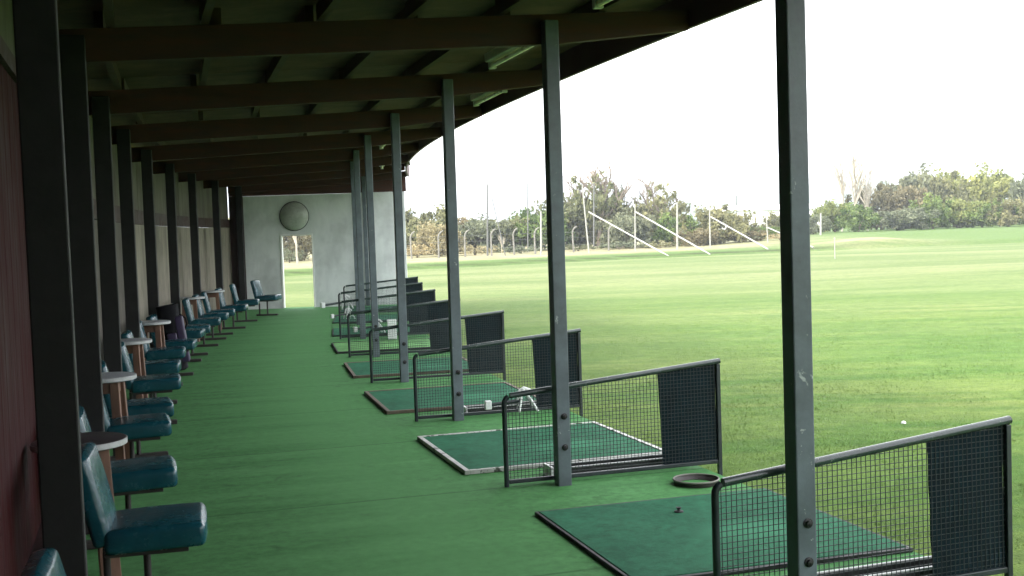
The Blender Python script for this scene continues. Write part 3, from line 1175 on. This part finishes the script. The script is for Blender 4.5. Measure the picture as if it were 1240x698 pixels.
tb_d, tb_p = make_table(False), make_table(True)
TABLES = [((96, 532), 0, 'round table with dark top and wooden legs, nearest to view'),
          ((126, 455), 1, 'round table with sky sheen painted on top, second from the near end of the row'),
          ((155, 412), 1, 'round table with sky sheen painted on top, third along, before the golf bag'),
          ((183, 389.5), 1, 'round table with sky sheen painted on top, right before the purple golf bag'),
          ((231, 360), 1, 'round table with sky sheen painted on top, first beyond the golf bag'),
          ((257, 352), 1, 'round table with sky sheen painted on top, farthest along, toward the white wall')]
used = [False, False]
for pxy, pale, lab in TABLES:
    q = on_plane(*pxy, 0.74)
    s_, u_ = su_of(q)
    u_ = max(u_, UB + 0.235)
    src = tb_p if pale else tb_d
    o = src if not used[pale] else copy_tree(src)
    used[pale] = True
    o.location = pt(s_, u_)
    o.rotation_euler = (0, 0, heading(s_) + random.uniform(-.3, .3))
    o['label'] = lab

# ------------------------------------------------------------------ golf bag against the wall
q = on_plane(212, 368, 0.87)
s_, u_ = su_of(q)
gb = thing('golf_bag', 'black golf bag with a purple panel standing against the back wall', 'golf bag', pt(s_, max(u_, UB + 0.26)), heading(s_))
tilt = Matrix.Rotation(radians(-7), 4, 'Y')
m = MB().lathe([(.10, 0.0), (.135, .02), (.14, .25), (.128, .55), (.14, .80), (.145, .86), (.12, .86), (.11, .80)], 20, tilt, cap=True)
obj('body', m, MAT['bag_black'], gb, smooth=True)
m = MB().box(.07, .175, -.11, .11, .10, .70, tilt)
obj('front_pocket', m, MAT['bag_purple'], gb, bevel=0.02, seg=3, smooth=True)
m = MB().box(-.05, .07, -.175, -.12, .16, .50, tilt)
obj('side_pocket', m, MAT['bag_purple'], gb, bevel=0.018, seg=3, smooth=True)
m = MB().tube([tilt @ Vector(v) for v in ((.14, 0, .72), (.20, 0, .66), (.21, 0, .58), (.16, 0, .50))], 0.012, 8)
obj('strap', m, MAT['bag_black'], gb, smooth=True)

# ------------------------------------------------------------------ golf ball on the field and yardage marker
for j, (bx, by, lab) in enumerate([(1094, 503, 'white golf ball on the grass above the nearest divider')]):
    q = on_plane(bx, by, 0)
    z = float(ground_z(q.x, q.y))
    o = obj('golf_ball', MB().lathe([(0.0213 * sin(a), -0.0213 * cos(a)) for a in np.linspace(0.05, pi - .05, 10)], 16), MAT['white'], None, (q.x, q.y, z + 0.000), smooth=True)
    tag(o, lab, 'golf ball')
q = on_plane(1011, 312, 0)
mk = thing('marker_post', 'thin white marker post standing alone out on the field', 'marker post', (q.x, q.y, float(ground_z(q.x, q.y))))
obj('pole', MB().tube([(0, 0, -.05), (0, 0, 0.85)], 0.022, 8), MAT['pole_white'], mk)
obj('cap', MB().lathe([(0.03, .851), (0.034, .88), (0.02, .92)], 10), MAT['pole_white'], mk)


# ------------------------------------------------------------------ poles and fence posts
def gz(x, y):
    return float(ground_z(x, y))


def on_ground(px, Y):
    p = at_dist(px, 300, Y)
    return Vector((p.x, p.y, gz(p.x, p.y)))


# bent-top concrete fence posts with two strands of wire as one fence
FP = [(498, 73), (531, 73), (563, 73.5), (595, 74), (622.5, 74.5), (648, 75), (694.5, 76), (737, 77)]
fpm = MB()
fpm.tube([(0, 0, -.1), (0, 0, 1.25), (.04, 0, 1.42), (.14, 0, 1.56), (.30, 0, 1.66)], [.058, .052, .05, .046, .04], 8)
fence_me = fpm.mesh('fence_post', smooth=True); fence_me.materials.append(MAT['concrete_post'])
fb = on_ground(600, 74)
fence = thing('boundary_fence', 'run of pale concrete fence posts with bent tops in front of the hedge', 'fence', fb)
fpts = []
for i, (px, Y) in enumerate(FP):
    g = on_ground(px, Y)
    fpts.append(g)
    o = obj('fence_post', fence_me, None, fence, g - fb, random.uniform(-.3, .3))
    o.rotation_euler = (random.uniform(-.03, .03), random.uniform(-.04, .04), random.uniform(-.3, .3))
wm = MB()
for z in (0.5, 0.95, 1.3):
    wm.tube([p - fb + Vector((0, -.07, z)) for p in fpts], 0.008, 5)
obj('fence_wire', wm, MAT['pole'], fence)

# straight poles: base pixel x, top pixel, distance, base z from ground
POLES = [((590, 224), (590, 75.0), .055, 'pole', 'tall grey pole left of the second front post, thin pole leaning by it'),
         ((596, 241), (612, 74.0), .030, 'pole', 'thin pole leaning to the left against nothing, by the tall grey pole'),
         ((639, 223), (639, 82), .040, 'pole', 'very thin tall pole rising from the hedge, left of the second front post'),
         ((655, 257), (655, 74.5), .060, 'pole_white', 'short white pole right beside the second front post'),
         ((719, 223), (719, 84), .055, 'pole', 'tall grey pole among the bare trees'),
         ((820, 246), (820, 76), .060, 'pole_white', 'upright white pole crossing the foot of the second slanting brace'),
         ((892, 238), (892, 90), .035, 'pole', 'thin grey pole in front of the white shed'),
         ((994, 259), (994, 88), .075, 'pole_white', 'short white pole at the right end of the white shed')]
for (tx, ty), (bx, Y), r, mt, lab in POLES:
    g = on_ground(bx, Y)
    tp = at_dist(tx, ty, Y)
    t = thing('net_pole', lab, 'pole', g, group='poles along the field boundary')
    obj('shaft', MB().tube([(0, 0, -.1), tp - g], [r * 1.1, r * .9], 8), MAT[mt], t, smooth=True)
    e = tp - g
    obj('cap', MB().tube([e, e + Vector((0, 0, .05))], r * 1.1, 8), MAT[mt], t, smooth=True)
# braced net poles: pole top, pole base x, brace top, brace foot
BR = [((705, 224), 713, (713, 257), (809.5, 310.5), 75, 'leaning white pole with the first long slanting brace'),
      ((769, 247), 769, (770, 257), (860, 308.5), 76, 'thin pole with the second long slanting brace'),
      ((859, 238), 860, (861, 263), (930, 302), 77, 'pole with a slanting brace in front of the low bushes'),
      ((928, 262), 930, (930, 276), (985, 300), 79, 'short pole with a brace half hidden by the nearest front post')]
for (tx, ty), bx, (b0x, b0y), (b1x, b1y), Y, lab in BR:
    g = on_ground(bx, Y)
    t = thing('braced_pole', lab, 'pole', g, group='braced net poles at the far edge of the field')
    obj('shaft', MB().tube([(0, 0, -.1), at_dist(tx, ty, Y) - g], [.05, .038], 8), MAT['pole_white'], t, smooth=True)
    a = at_dist(b0x, b0y, Y - .12) - g
    f = at_dist(b1x, b1y, Y - 8)
    f.z = gz(f.x, f.y) + 0.03
    # foot: keep the picture direction but on the real ground
    for Yd in np.arange(Y - 14, Y + 3, 0.25):
        w = at_dist(b1x, b1y, float(Yd))
        if w.z <= gz(w.x, w.y) + 0.05:
            f = w
            break
    obj('brace', MB().tube([a, f - g], .046, 8), MAT['pole_white'], t, smooth=True)

# ------------------------------------------------------------------ far buildings
g = on_ground(938, 150)
sh = thing('white_shed', 'long low white shed far behind the bushes', 'shed', (g.x, g.y, g.z))
w2 = (at_dist(1003, 270, 150).x - at_dist(868, 270, 150).x) / 2
top = at_dist(940, 254, 150).z - g.z
m = MB().box(-w2, w2, 0, 9, -0.5, top)
obj('wall', m, MAT['house'], sh)
m = MB()
m.add([(-w2 - .2, -.3, top + .01), (w2 + .2, -.3, top + .01), (w2 + .2, 9.3, top + .01), (-w2 - .2, 9.3, top + .01), (-w2 - .2, 4.5, top + .7), (w2 + .2, 4.5, top + .7)],
      [(0, 1, 5, 4), (2, 3, 4, 5), (0, 4, 3), (1, 2, 5), (3, 2, 1, 0)])
obj('roof', m, MAT['house'], sh)
for x in (-4.0, 0.5, 4.5):
    obj('door', MB().box(x - .8, x + .8, -.03, -.004, -.3, top * .62), MAT['pole'], sh)


# ------------------------------------------------------------------ vegetation
def leaf_cloud(name, n, clumps, rx, ry, rz, leaf, flat=0.0, seed=0, base_gap=0.05):
    """many leaf faces gathered in clumps through the volume of an uneven crown, unit ~1 m, origin at ground"""
    rg = np.random.default_rng(seed)
    # clump centres: in a lumpy ellipsoid
    d = rg.normal(size=(clumps, 3)); d /= np.linalg.norm(d, axis=1)[:, None]
    rad = rg.uniform(0.25, 1.0, clumps) ** 0.5
    lump = 1 + 0.28 * np.sin(d[:, 0] * 4.1 + seed) * np.cos(d[:, 1] * 3.3 + seed * 1.7) + 0.18 * np.sin(d[:, 2] * 6 + seed)
    c = d * rad[:, None] * lump[:, None] * np.array([rx, ry, rz])
    c[:, 2] += rz * (1.0 + base_gap)
    cs = rg.uniform(0.10, 0.30, clumps) * min(rx, rz) * 1.15
    tone = rg.uniform(0, 1, clumps)
    ci = rg.integers(0, clumps, n)
    p = c[ci] + np.clip(rg.normal(size=(n, 3)), -1.5, 1.5) * cs[ci][:, None] * 0.75
    p[:, 2] = np.maximum(p[:, 2], 0.02 + rg.uniform(0, .08, n))
    a = rg.normal(size=(n, 3)); a /= np.linalg.norm(a, axis=1)[:, None]
    b = rg.normal(size=(n, 3)); b -= a * (a * b).sum(1)[:, None]; b /= np.linalg.norm(b, axis=1)[:, None]
    L = leaf * rg.uniform(0.6, 1.5, n)[:, None]
    W = L * rg.uniform(0.35, 0.6, n)[:, None]
    v = np.stack([p - a * L / 2, p + b * W / 2, p + a * L / 2, p - b * W / 2], 1).reshape(-1, 3)
    me = bpy.data.meshes.new(name)
    me.vertices.add(4 * n); me.vertices.foreach_set('co', v.astype(np.float32).ravel())
    me.loops.add(4 * n); me.loops.foreach_set('vertex_index', np.arange(4 * n, dtype=np.int32))
    me.polygons.add(n)
    me.polygons.foreach_set('loop_start', np.arange(0, 4 * n, 4, dtype=np.int32))
    me.update(calc_edges=True)
    tint = np.clip(tone[ci] * 0.75 + rg.uniform(-.15, .4, n), 0, 1)
    at = me.attributes.new('tint', 'FLOAT', 'POINT')
    at.data.foreach_set('value', np.repeat(tint, 4).astype(np.float32))
    return me


def branchy(name, h, spread, levels, n0, r0, seed):
    """trunk mesh and twig mesh of a bare tree of height h"""
    rd = random.Random(seed)
    trunk, twigs = MB(), MB()

    def grow(p, d, L, r, lev):
        pts = [p]
        q = p
        for i in range(3):
            d = (d + Vector((rd.uniform(-.16, .16), rd.uniform(-.16, .16), rd.uniform(-.02, .14)))).normalized()
            q = q + d * (L / 3)
            pts.append(q)
        (trunk if lev == 0 else twigs).tube(pts, [r, r * .85, r * .7, r * .5], 5 if lev else 7)
        if lev < levels:
            for k in range(n0 if lev == 0 else rd.randint(3, 4)):
                t = rd.uniform(.3, 1)
                b = pts[0].lerp(pts[-1], t) if lev else pts[min(3, 1 + int(t * 2.9))]
                ax = Vector((rd.uniform(-1, 1), rd.uniform(-1, 1), rd.uniform(.1, .9))).normalized()
                grow(b, (d * (1 - spread) + ax * spread).normalized(), L * rd.uniform(.45, .72), r * .58, lev + 1)
    grow(Vector((0, 0, -.05)), Vector((0, 0, 1)), h * .66, r0, 0)
    return trunk.mesh('trunk', smooth=True), twigs.mesh(name)


VAR = []
for sd in range(5):
    VAR.append(leaf_cloud('crown', 6500, 70, 1.0, 1.0, 0.5, 0.10, seed=sd + 3))       # unit bush: 2 wide, 1 high
LOOSE = []
for sd in range(3):
    LOOSE.append(leaf_cloud('crown', 1500, 60, 1.0, 1.0, 0.42, 0.11, seed=sd + 40, base_gap=0.3))
BARE = []
for sd in range(4):
    BARE.append(branchy('crown', 1.0, .55, 3, 9, .034, sd + 5))
TRUNK = MB()
for a in (0.0, 2.1, 4.2):
    TRUNK.tube([(0.02 * cos(a), 0.02 * sin(a), -.04), (.06 * cos(a), .06 * sin(a), .2), (.22 * cos(a), .22 * sin(a), .45), (.42 * cos(a), .42 * sin(a), .72)], [.03, .025, .018, .008], 6)
TRUNK = TRUNK.mesh('trunk', smooth=True); TRUNK.materials.append(MAT['bark'])
for t_, w_ in BARE:
    t_.materials.append(MAT['bark']); w_.materials.append(MAT['twig'])
for me in VAR + LOOSE:
    me.materials.append(MAT['leaf_olive'])


def set_mat(o, m):
    o.material_slots[0].link = 'OBJECT'
    o.material_slots[0].material = m


nth = 0


def bush(px, topy, Y, wpx, mat, label, loose=False, name='bush', cat='bush', group='bushes along the field boundary'):
    global nth
    nth += 1
    g = on_ground(px, Y)
    h = max(0.5, at_dist(px, topy, Y).z - g.z)
    w = wpx / FOC * Y / 2 * (1.0 if loose else 1.3)
    t = thing(name, label, cat, g, random.uniform(0, 6.28), group)
    me = (LOOSE if loose else VAR)[nth % (3 if loose else 5)]
    c = obj('crown', me, None, t)
    c.scale = (w * .92, w * .92, h * .93)
    set_mat(c, MAT[mat])
    k = obj('trunk', TRUNK, None, t)
    k.scale = (w * .8, w * .8, h * .8)
    return t


def bare(px, topy, Y, label, pale=False, k=0, wide=1.0, leaves=None):
    global nth
    nth += 1
    g = on_ground(px, Y)
    h = at_dist(px, topy, Y).z - g.z
    t = thing('bare_tree', label, 'tree', g, random.uniform(0, 6.28), 'bare trees beyond the field')
    tr, tw = BARE[k % 4]
    h *= 1.12
    sc = (h * wide, h * wide, h * 0.92)
    a = obj('trunk', tr, None, t); a.scale = sc
    b = obj('crown', tw, None, t); b.scale = sc
    if pale:
        set_mat(a, MAT['bark_pale']); set_mat(b, MAT['bark_pale'])
    if leaves:
        l = obj('leaves', LOOSE[nth % 3], None, t)
        l.scale = (h * .42 * wide, h * .42 * wide, h * .75); l.location = (0, 0, h * .22)
        set_mat(l, MAT[leaves])
    return t


# left hedge line, as seen between the posts
HEDGE = [
    (300, 268, 82, 70, 'leaf_olive', 'olive bush seen through the open doorway of the white wall, at its left'),
    (352, 280, 78, 45, 'leaf_rust', 'brownish bush seen through the middle of the doorway'),
    (400, 270, 84, 60, 'leaf_olive', 'olive bush hidden mostly by the white end wall'),
    (470, 266, 84, 60, 'leaf_olive', 'olive bush just right of the white end wall'),
    (512, 262, 85, 62, 'leaf_olive', 'dark olive bush between the white end wall and the third front post'),
    (533, 275, 78, 40, 'leaf_straw', 'straw coloured scrub low in front of the hedge, left of the third front post'),
    (556, 266, 88, 56, 'leaf_rust', 'brownish bush behind the third front post'),
    (585, 268, 86, 58, 'leaf_grey', 'grey green bush behind the tall grey pole'),
    (618, 262, 88, 64, 'leaf_olive', 'olive bush between the leaning pole and the thin tall pole'),
    (652, 260, 87, 60, 'leaf_green', 'green bush left of the second front post'),
    (690, 250, 90, 66, 'leaf_olive', 'olive bush right behind the second front post'),
    (730, 246, 90, 70, 'leaf_olive', 'olive bush under the tallest bare tree'),
    (762, 262, 84, 50, 'leaf_grey', 'grey green bush above the first slanting brace'),
    (792, 250, 90, 62, 'leaf_olive', 'olive bush under the second bare tree'),
    (826, 268, 86, 50, 'leaf_green', 'green bush behind the second slanting brace'),
    (872, 256, 84, 54, 'leaf_olive', 'rounded olive bush left of the white shed'),
    (846, 280, 82, 36, 'leaf_rust', 'low brown bush at the foot of the third brace'),
    (900, 283, 84, 40, 'leaf_rust', 'low brown bush in front of the white shed'),
    (925, 277, 88, 30, 'leaf_green', 'small green bush at the left side of the nearest front post'),
    (946, 265, 92, 34, 'leaf_olive', 'dark bush peeping out left of the nearest front post'),
    (985, 266, 92, 28, 'leaf_grey', 'small grey bush right of the nearest front post'),
]
for (px, ty, Y, w, mt, lab) in HEDGE:
    bush(px, ty - 5, Y, w * 1.15, mt, lab)
SCRUB = [(505, 295, 76, 44, 'leaf_straw', 'pale dry scrub at the foot of the white end wall corner'),
         (575, 296, 78, 60, 'leaf_straw', 'pale dry scrub right of the third front post'),
         (630, 297, 79, 56, 'leaf_grey', 'low grey scrub behind the bent fence posts'),
         (700, 296, 80, 52, 'leaf_olive', 'low olive scrub right of the second front post'),
         (750, 292, 81, 60, 'leaf_grey', 'low grey scrub under the first slanting brace'),
         (800, 292, 81, 46, 'leaf_olive', 'low olive scrub under the second slanting brace'),
         (945, 290, 82, 44, 'leaf_straw', 'dry scrub behind the foot of the nearest front post'),
         (350, 300, 74, 40, 'leaf_grey', 'low dark scrub at the bottom of the doorway view')]
for (px, ty, Y, w, mt, lab) in SCRUB:
    bush(px, ty, Y, w, mt, lab, loose=True, name='scrub', cat='scrub', group='low scrub along the fence')
for a in [(725, 222, 88, 'tallest leafless tree right of the second front post', False, 0, 1.15, 'leaf_olive'),
          (703, 232, 90, 'leafless tree close to the second front post', False, 1, .8, None),
          (750, 235, 91, 'leafless tree right of the tallest one', False, 2, .9, None),
          (797, 232, 90, 'broad leafless tree above the second slanting brace', False, 3, 1.2, 'leaf_olive'),
          (607, 290, 78, 'tiny leafless sapling among the bent fence posts', True, 1, .8, None),
          (1034, 200, 100, 'tall pale leafless tree at the left of the right hand trees', True, 2, .55, None),
          (1020, 209, 102, 'thin pale leafless tree left of the tall pale one', True, 0, .45, None),
          (1051, 215, 101, 'thin pale leafless tree right of the tall pale one', True, 3, .5, None),
          (360, 262, 70, 'pale leafless tree seen through the doorway', True, 1, .7, None)]:
    bare(*a)
RIGHT = [(1012, 240, 98, 40, 'leaf_yellow', 'yellow green bush at the left end of the right hand trees'),
         (1040, 250, 96, 50, 'leaf_green', 'low green bush under the tall pale bare tree'),
         (1068, 226, 104, 60, 'leaf_rust', 'rusty brown bush right of the tall pale bare tree'),
         (1098, 222, 104, 64, 'leaf_rust', 'larger rusty bush under the highest grey crown'),
         (1110, 206, 110, 66, 'leaf_grey', 'highest grey green tree of the right hand trees'),
         (1090, 250, 95, 56, 'leaf_grey', 'low blue grey bush in front of the rusty bushes'),
         (1130, 240, 97, 46, 'leaf_green', 'mid green bush below the highest grey tree'),
         (1142, 212, 108, 56, 'leaf_olive', 'dark olive tree between grey and yellow crowns'),
         (1168, 204, 112, 84, 'leaf_yellow', 'broad yellow green tree highest at the right'),
         (1205, 205, 114, 76, 'leaf_yellow', 'yellow green tree just right of the broad yellow one'),
         (1160, 238, 98, 54, 'leaf_yellow', 'bright yellow green bush in the lower right trees'),
         (1190, 246, 97, 50, 'leaf_green', 'green bush below the broad yellow tree'),
         (1222, 241, 96, 46, 'leaf_olive', 'olive bush low at the right, beside the green one cut by the edge'),
         (1258, 206, 107, 56, 'leaf_grey', 'grey green tree cut by the right edge of view'),
         (1262, 240, 96, 60, 'leaf_green', 'green bush cut by the right edge of view')]
for (px, ty, Y, w, mt, lab) in RIGHT:
    bush(px, ty, Y, w, mt, lab, name='tree' if ty < 230 else 'bush', cat='tree' if ty < 230 else 'bush', group='trees and bushes on the right bank')


# ------------------------------------------------------------------ grass blades near the deck
def build_grass():
    n = 170000
    r = RNG.uniform(5.0, 27.0, n)
    ang = RNG.uniform(radians(-10), radians(27), n)
    x, y = r * np.sin(ang), r * np.cos(ang)
    # keep only ground past the deck edge
    s_grid = np.arange(-3, 26, 0.25)
    dx = np.array([pt(s, DECK_U1 + 0.015).x for s in s_grid]); dy = np.array([pt(s, DECK_U1 + 0.015).y for s in s_grid])
    lim = np.interp(y, dy, dx)
    k = x > lim
    # uneven cover: tufts
    cl = np.sin(x * 2.1 + 1.3 * np.sin(y * 1.1)) * np.sin(y * 2.7 + np.sin(x * 1.9)) + 0.6 * np.sin(x * 7.3 + y * 3.1) * np.sin(y * 6.1 - x * 2.2)
    k &= RNG.uniform(-1.4, 1.2, n) < cl + 0.7
    k &= RNG.uniform(0, 1, n) < np.clip(1.15 - (r - 4) / 22, 0, 1) ** 1.6
    x, y, r, cl = x[k], y[k], r[k], cl[k]
    n = len(x)
    z = ground_z(x, y)
    hgt = RNG.uniform(0.004, 0.013, n) * (1 + 0.5 * np.clip(cl, -0.8, 1.2)) + 0.006
    wd = 0.0022 * (r / 7.0) + 0.0012
    th = RNG.uniform(0, 2 * pi, n)
    lean = RNG.uniform(0.2, 1.5, n)
    la = RNG.uniform(0, 2 * pi, n)
    p = np.stack([x, y, z - 0.004], 1)
    sd = np.stack([np.cos(th), np.sin(th), 0 * th], 1) * wd[:, None]
    tp = p + np.stack([np.cos(la) * lean * hgt, np.sin(la) * lean * hgt, hgt], 1)
    v = np.stack([p - sd, p + sd, tp], 1).reshape(-1, 3)
    me = bpy.data.meshes.new('grass')
    me.vertices.add(3 * n); me.vertices.foreach_set('co', v.astype(np.float32).ravel())
    me.loops.add(3 * n); me.loops.foreach_set('vertex_index', np.arange(3 * n, dtype=np.int32))
    me.polygons.add(n); me.polygons.foreach_set('loop_start', np.arange(0, 3 * n, 3, dtype=np.int32))
    me.update(calc_edges=True)
    tint = np.clip(0.45 + 0.2 * np.sin(x * .8) * np.sin(y * .6) + RNG.uniform(-.4, .4, n) + 0.012 * (r - 10), 0, 1)
    at = me.attributes.new('tint', 'FLOAT', 'POINT'); at.data.foreach_set('value', np.repeat(tint, 3).astype(np.float32))
    me.materials.append(MAT['blade'])
    o = obj('grass', me, None)
    tag(o, 'short blades of grass beside the deck', 'grass', kind='stuff')


build_grass()

# ------------------------------------------------------------------ haze
HAZE = True
if HAZE:
    m = MB().box(-2900, 2900, -550, 2900, -3.0, 60)
    hm = bpy.data.materials.new('haze_air')
    hm.use_nodes = True
    nt = hm.node_tree
    for n_ in list(nt.nodes):
        if n_.type != 'OUTPUT_MATERIAL':
            nt.nodes.remove(n_)
    pv = N(nt, 'ShaderNodeVolumePrincipled')
    pv.inputs['Color'].default_value = (0.55, 0.61, 0.67, 1)
    pv.inputs['Density'].default_value = 0.001
    nt.links.new(pv.outputs[0], nt.nodes['Material Output'].inputs['Volume'])
    o = obj('haze', m, hm)
    tag(o, 'thin pale haze over the field', 'haze', kind='stuff')

# ------------------------------------------------------------------ light
SUN_EL, SUN_AZ = radians(38), radians(232)      # azimuth from +Y clockwise: behind and to the left
dirv = Vector((sin(SUN_AZ) * cos(SUN_EL), cos(SUN_AZ) * cos(SUN_EL), sin(SUN_EL)))
sd = bpy.data.lights.new('sun', 'SUN')
sd.energy = 1.1
sd.angle = radians(14)
sd.color = (1.0, 0.95, 0.86)
so = bpy.data.objects.new('sun', sd)
COL.objects.link(so)
so.rotation_euler = dirv.to_track_quat('Z', 'Y').to_euler()
so.location = (0, -10, 40)

w = bpy.data.worlds.new('World')
scn.world = w
w.use_nodes = True
nt = w.node_tree
bg = nt.nodes['Background']
sky = N(nt, 'ShaderNodeTexSky', sky_type='NISHITA')
sky.sun_disc = False
sky.sun_elevation = SUN_EL
sky.sun_rotation = SUN_AZ
sky.air_density = 1.0
sky.dust_density = 4.0
sky.ozone_density = 1.0
# thin bright overcast: cloud cover evens out the blue
tc = N(nt, 'ShaderNodeTexCoord').outputs['Generated']
cl = noise(nt, 2.2, 5, 0.55, tc, (1, 1, 2.5))
cloud = ramp(nt, cl, [(0.3, (6.2, 6.2, 6.3)), (0.7, (8.2, 8.1, 7.9))])
col = mixc(nt, 0.72, sky.outputs[0], cloud)
nt.links.new(col, bg.inputs['Color'])
bg.inputs['Strength'].default_value = 0.14

scn.view_settings.view_transform = 'Standard'
scn.view_settings.look = 'None'
scn.view_settings.exposure = 2.5
scn.view_settings.gamma = 1.0
scn.view_settings.use_curve_mapping = False
scn.cycles.volume_bounces = 0
scn.cycles.max_bounces = 8
scn.cycles.diffuse_bounces = 5
scn.cycles.use_denoising = True
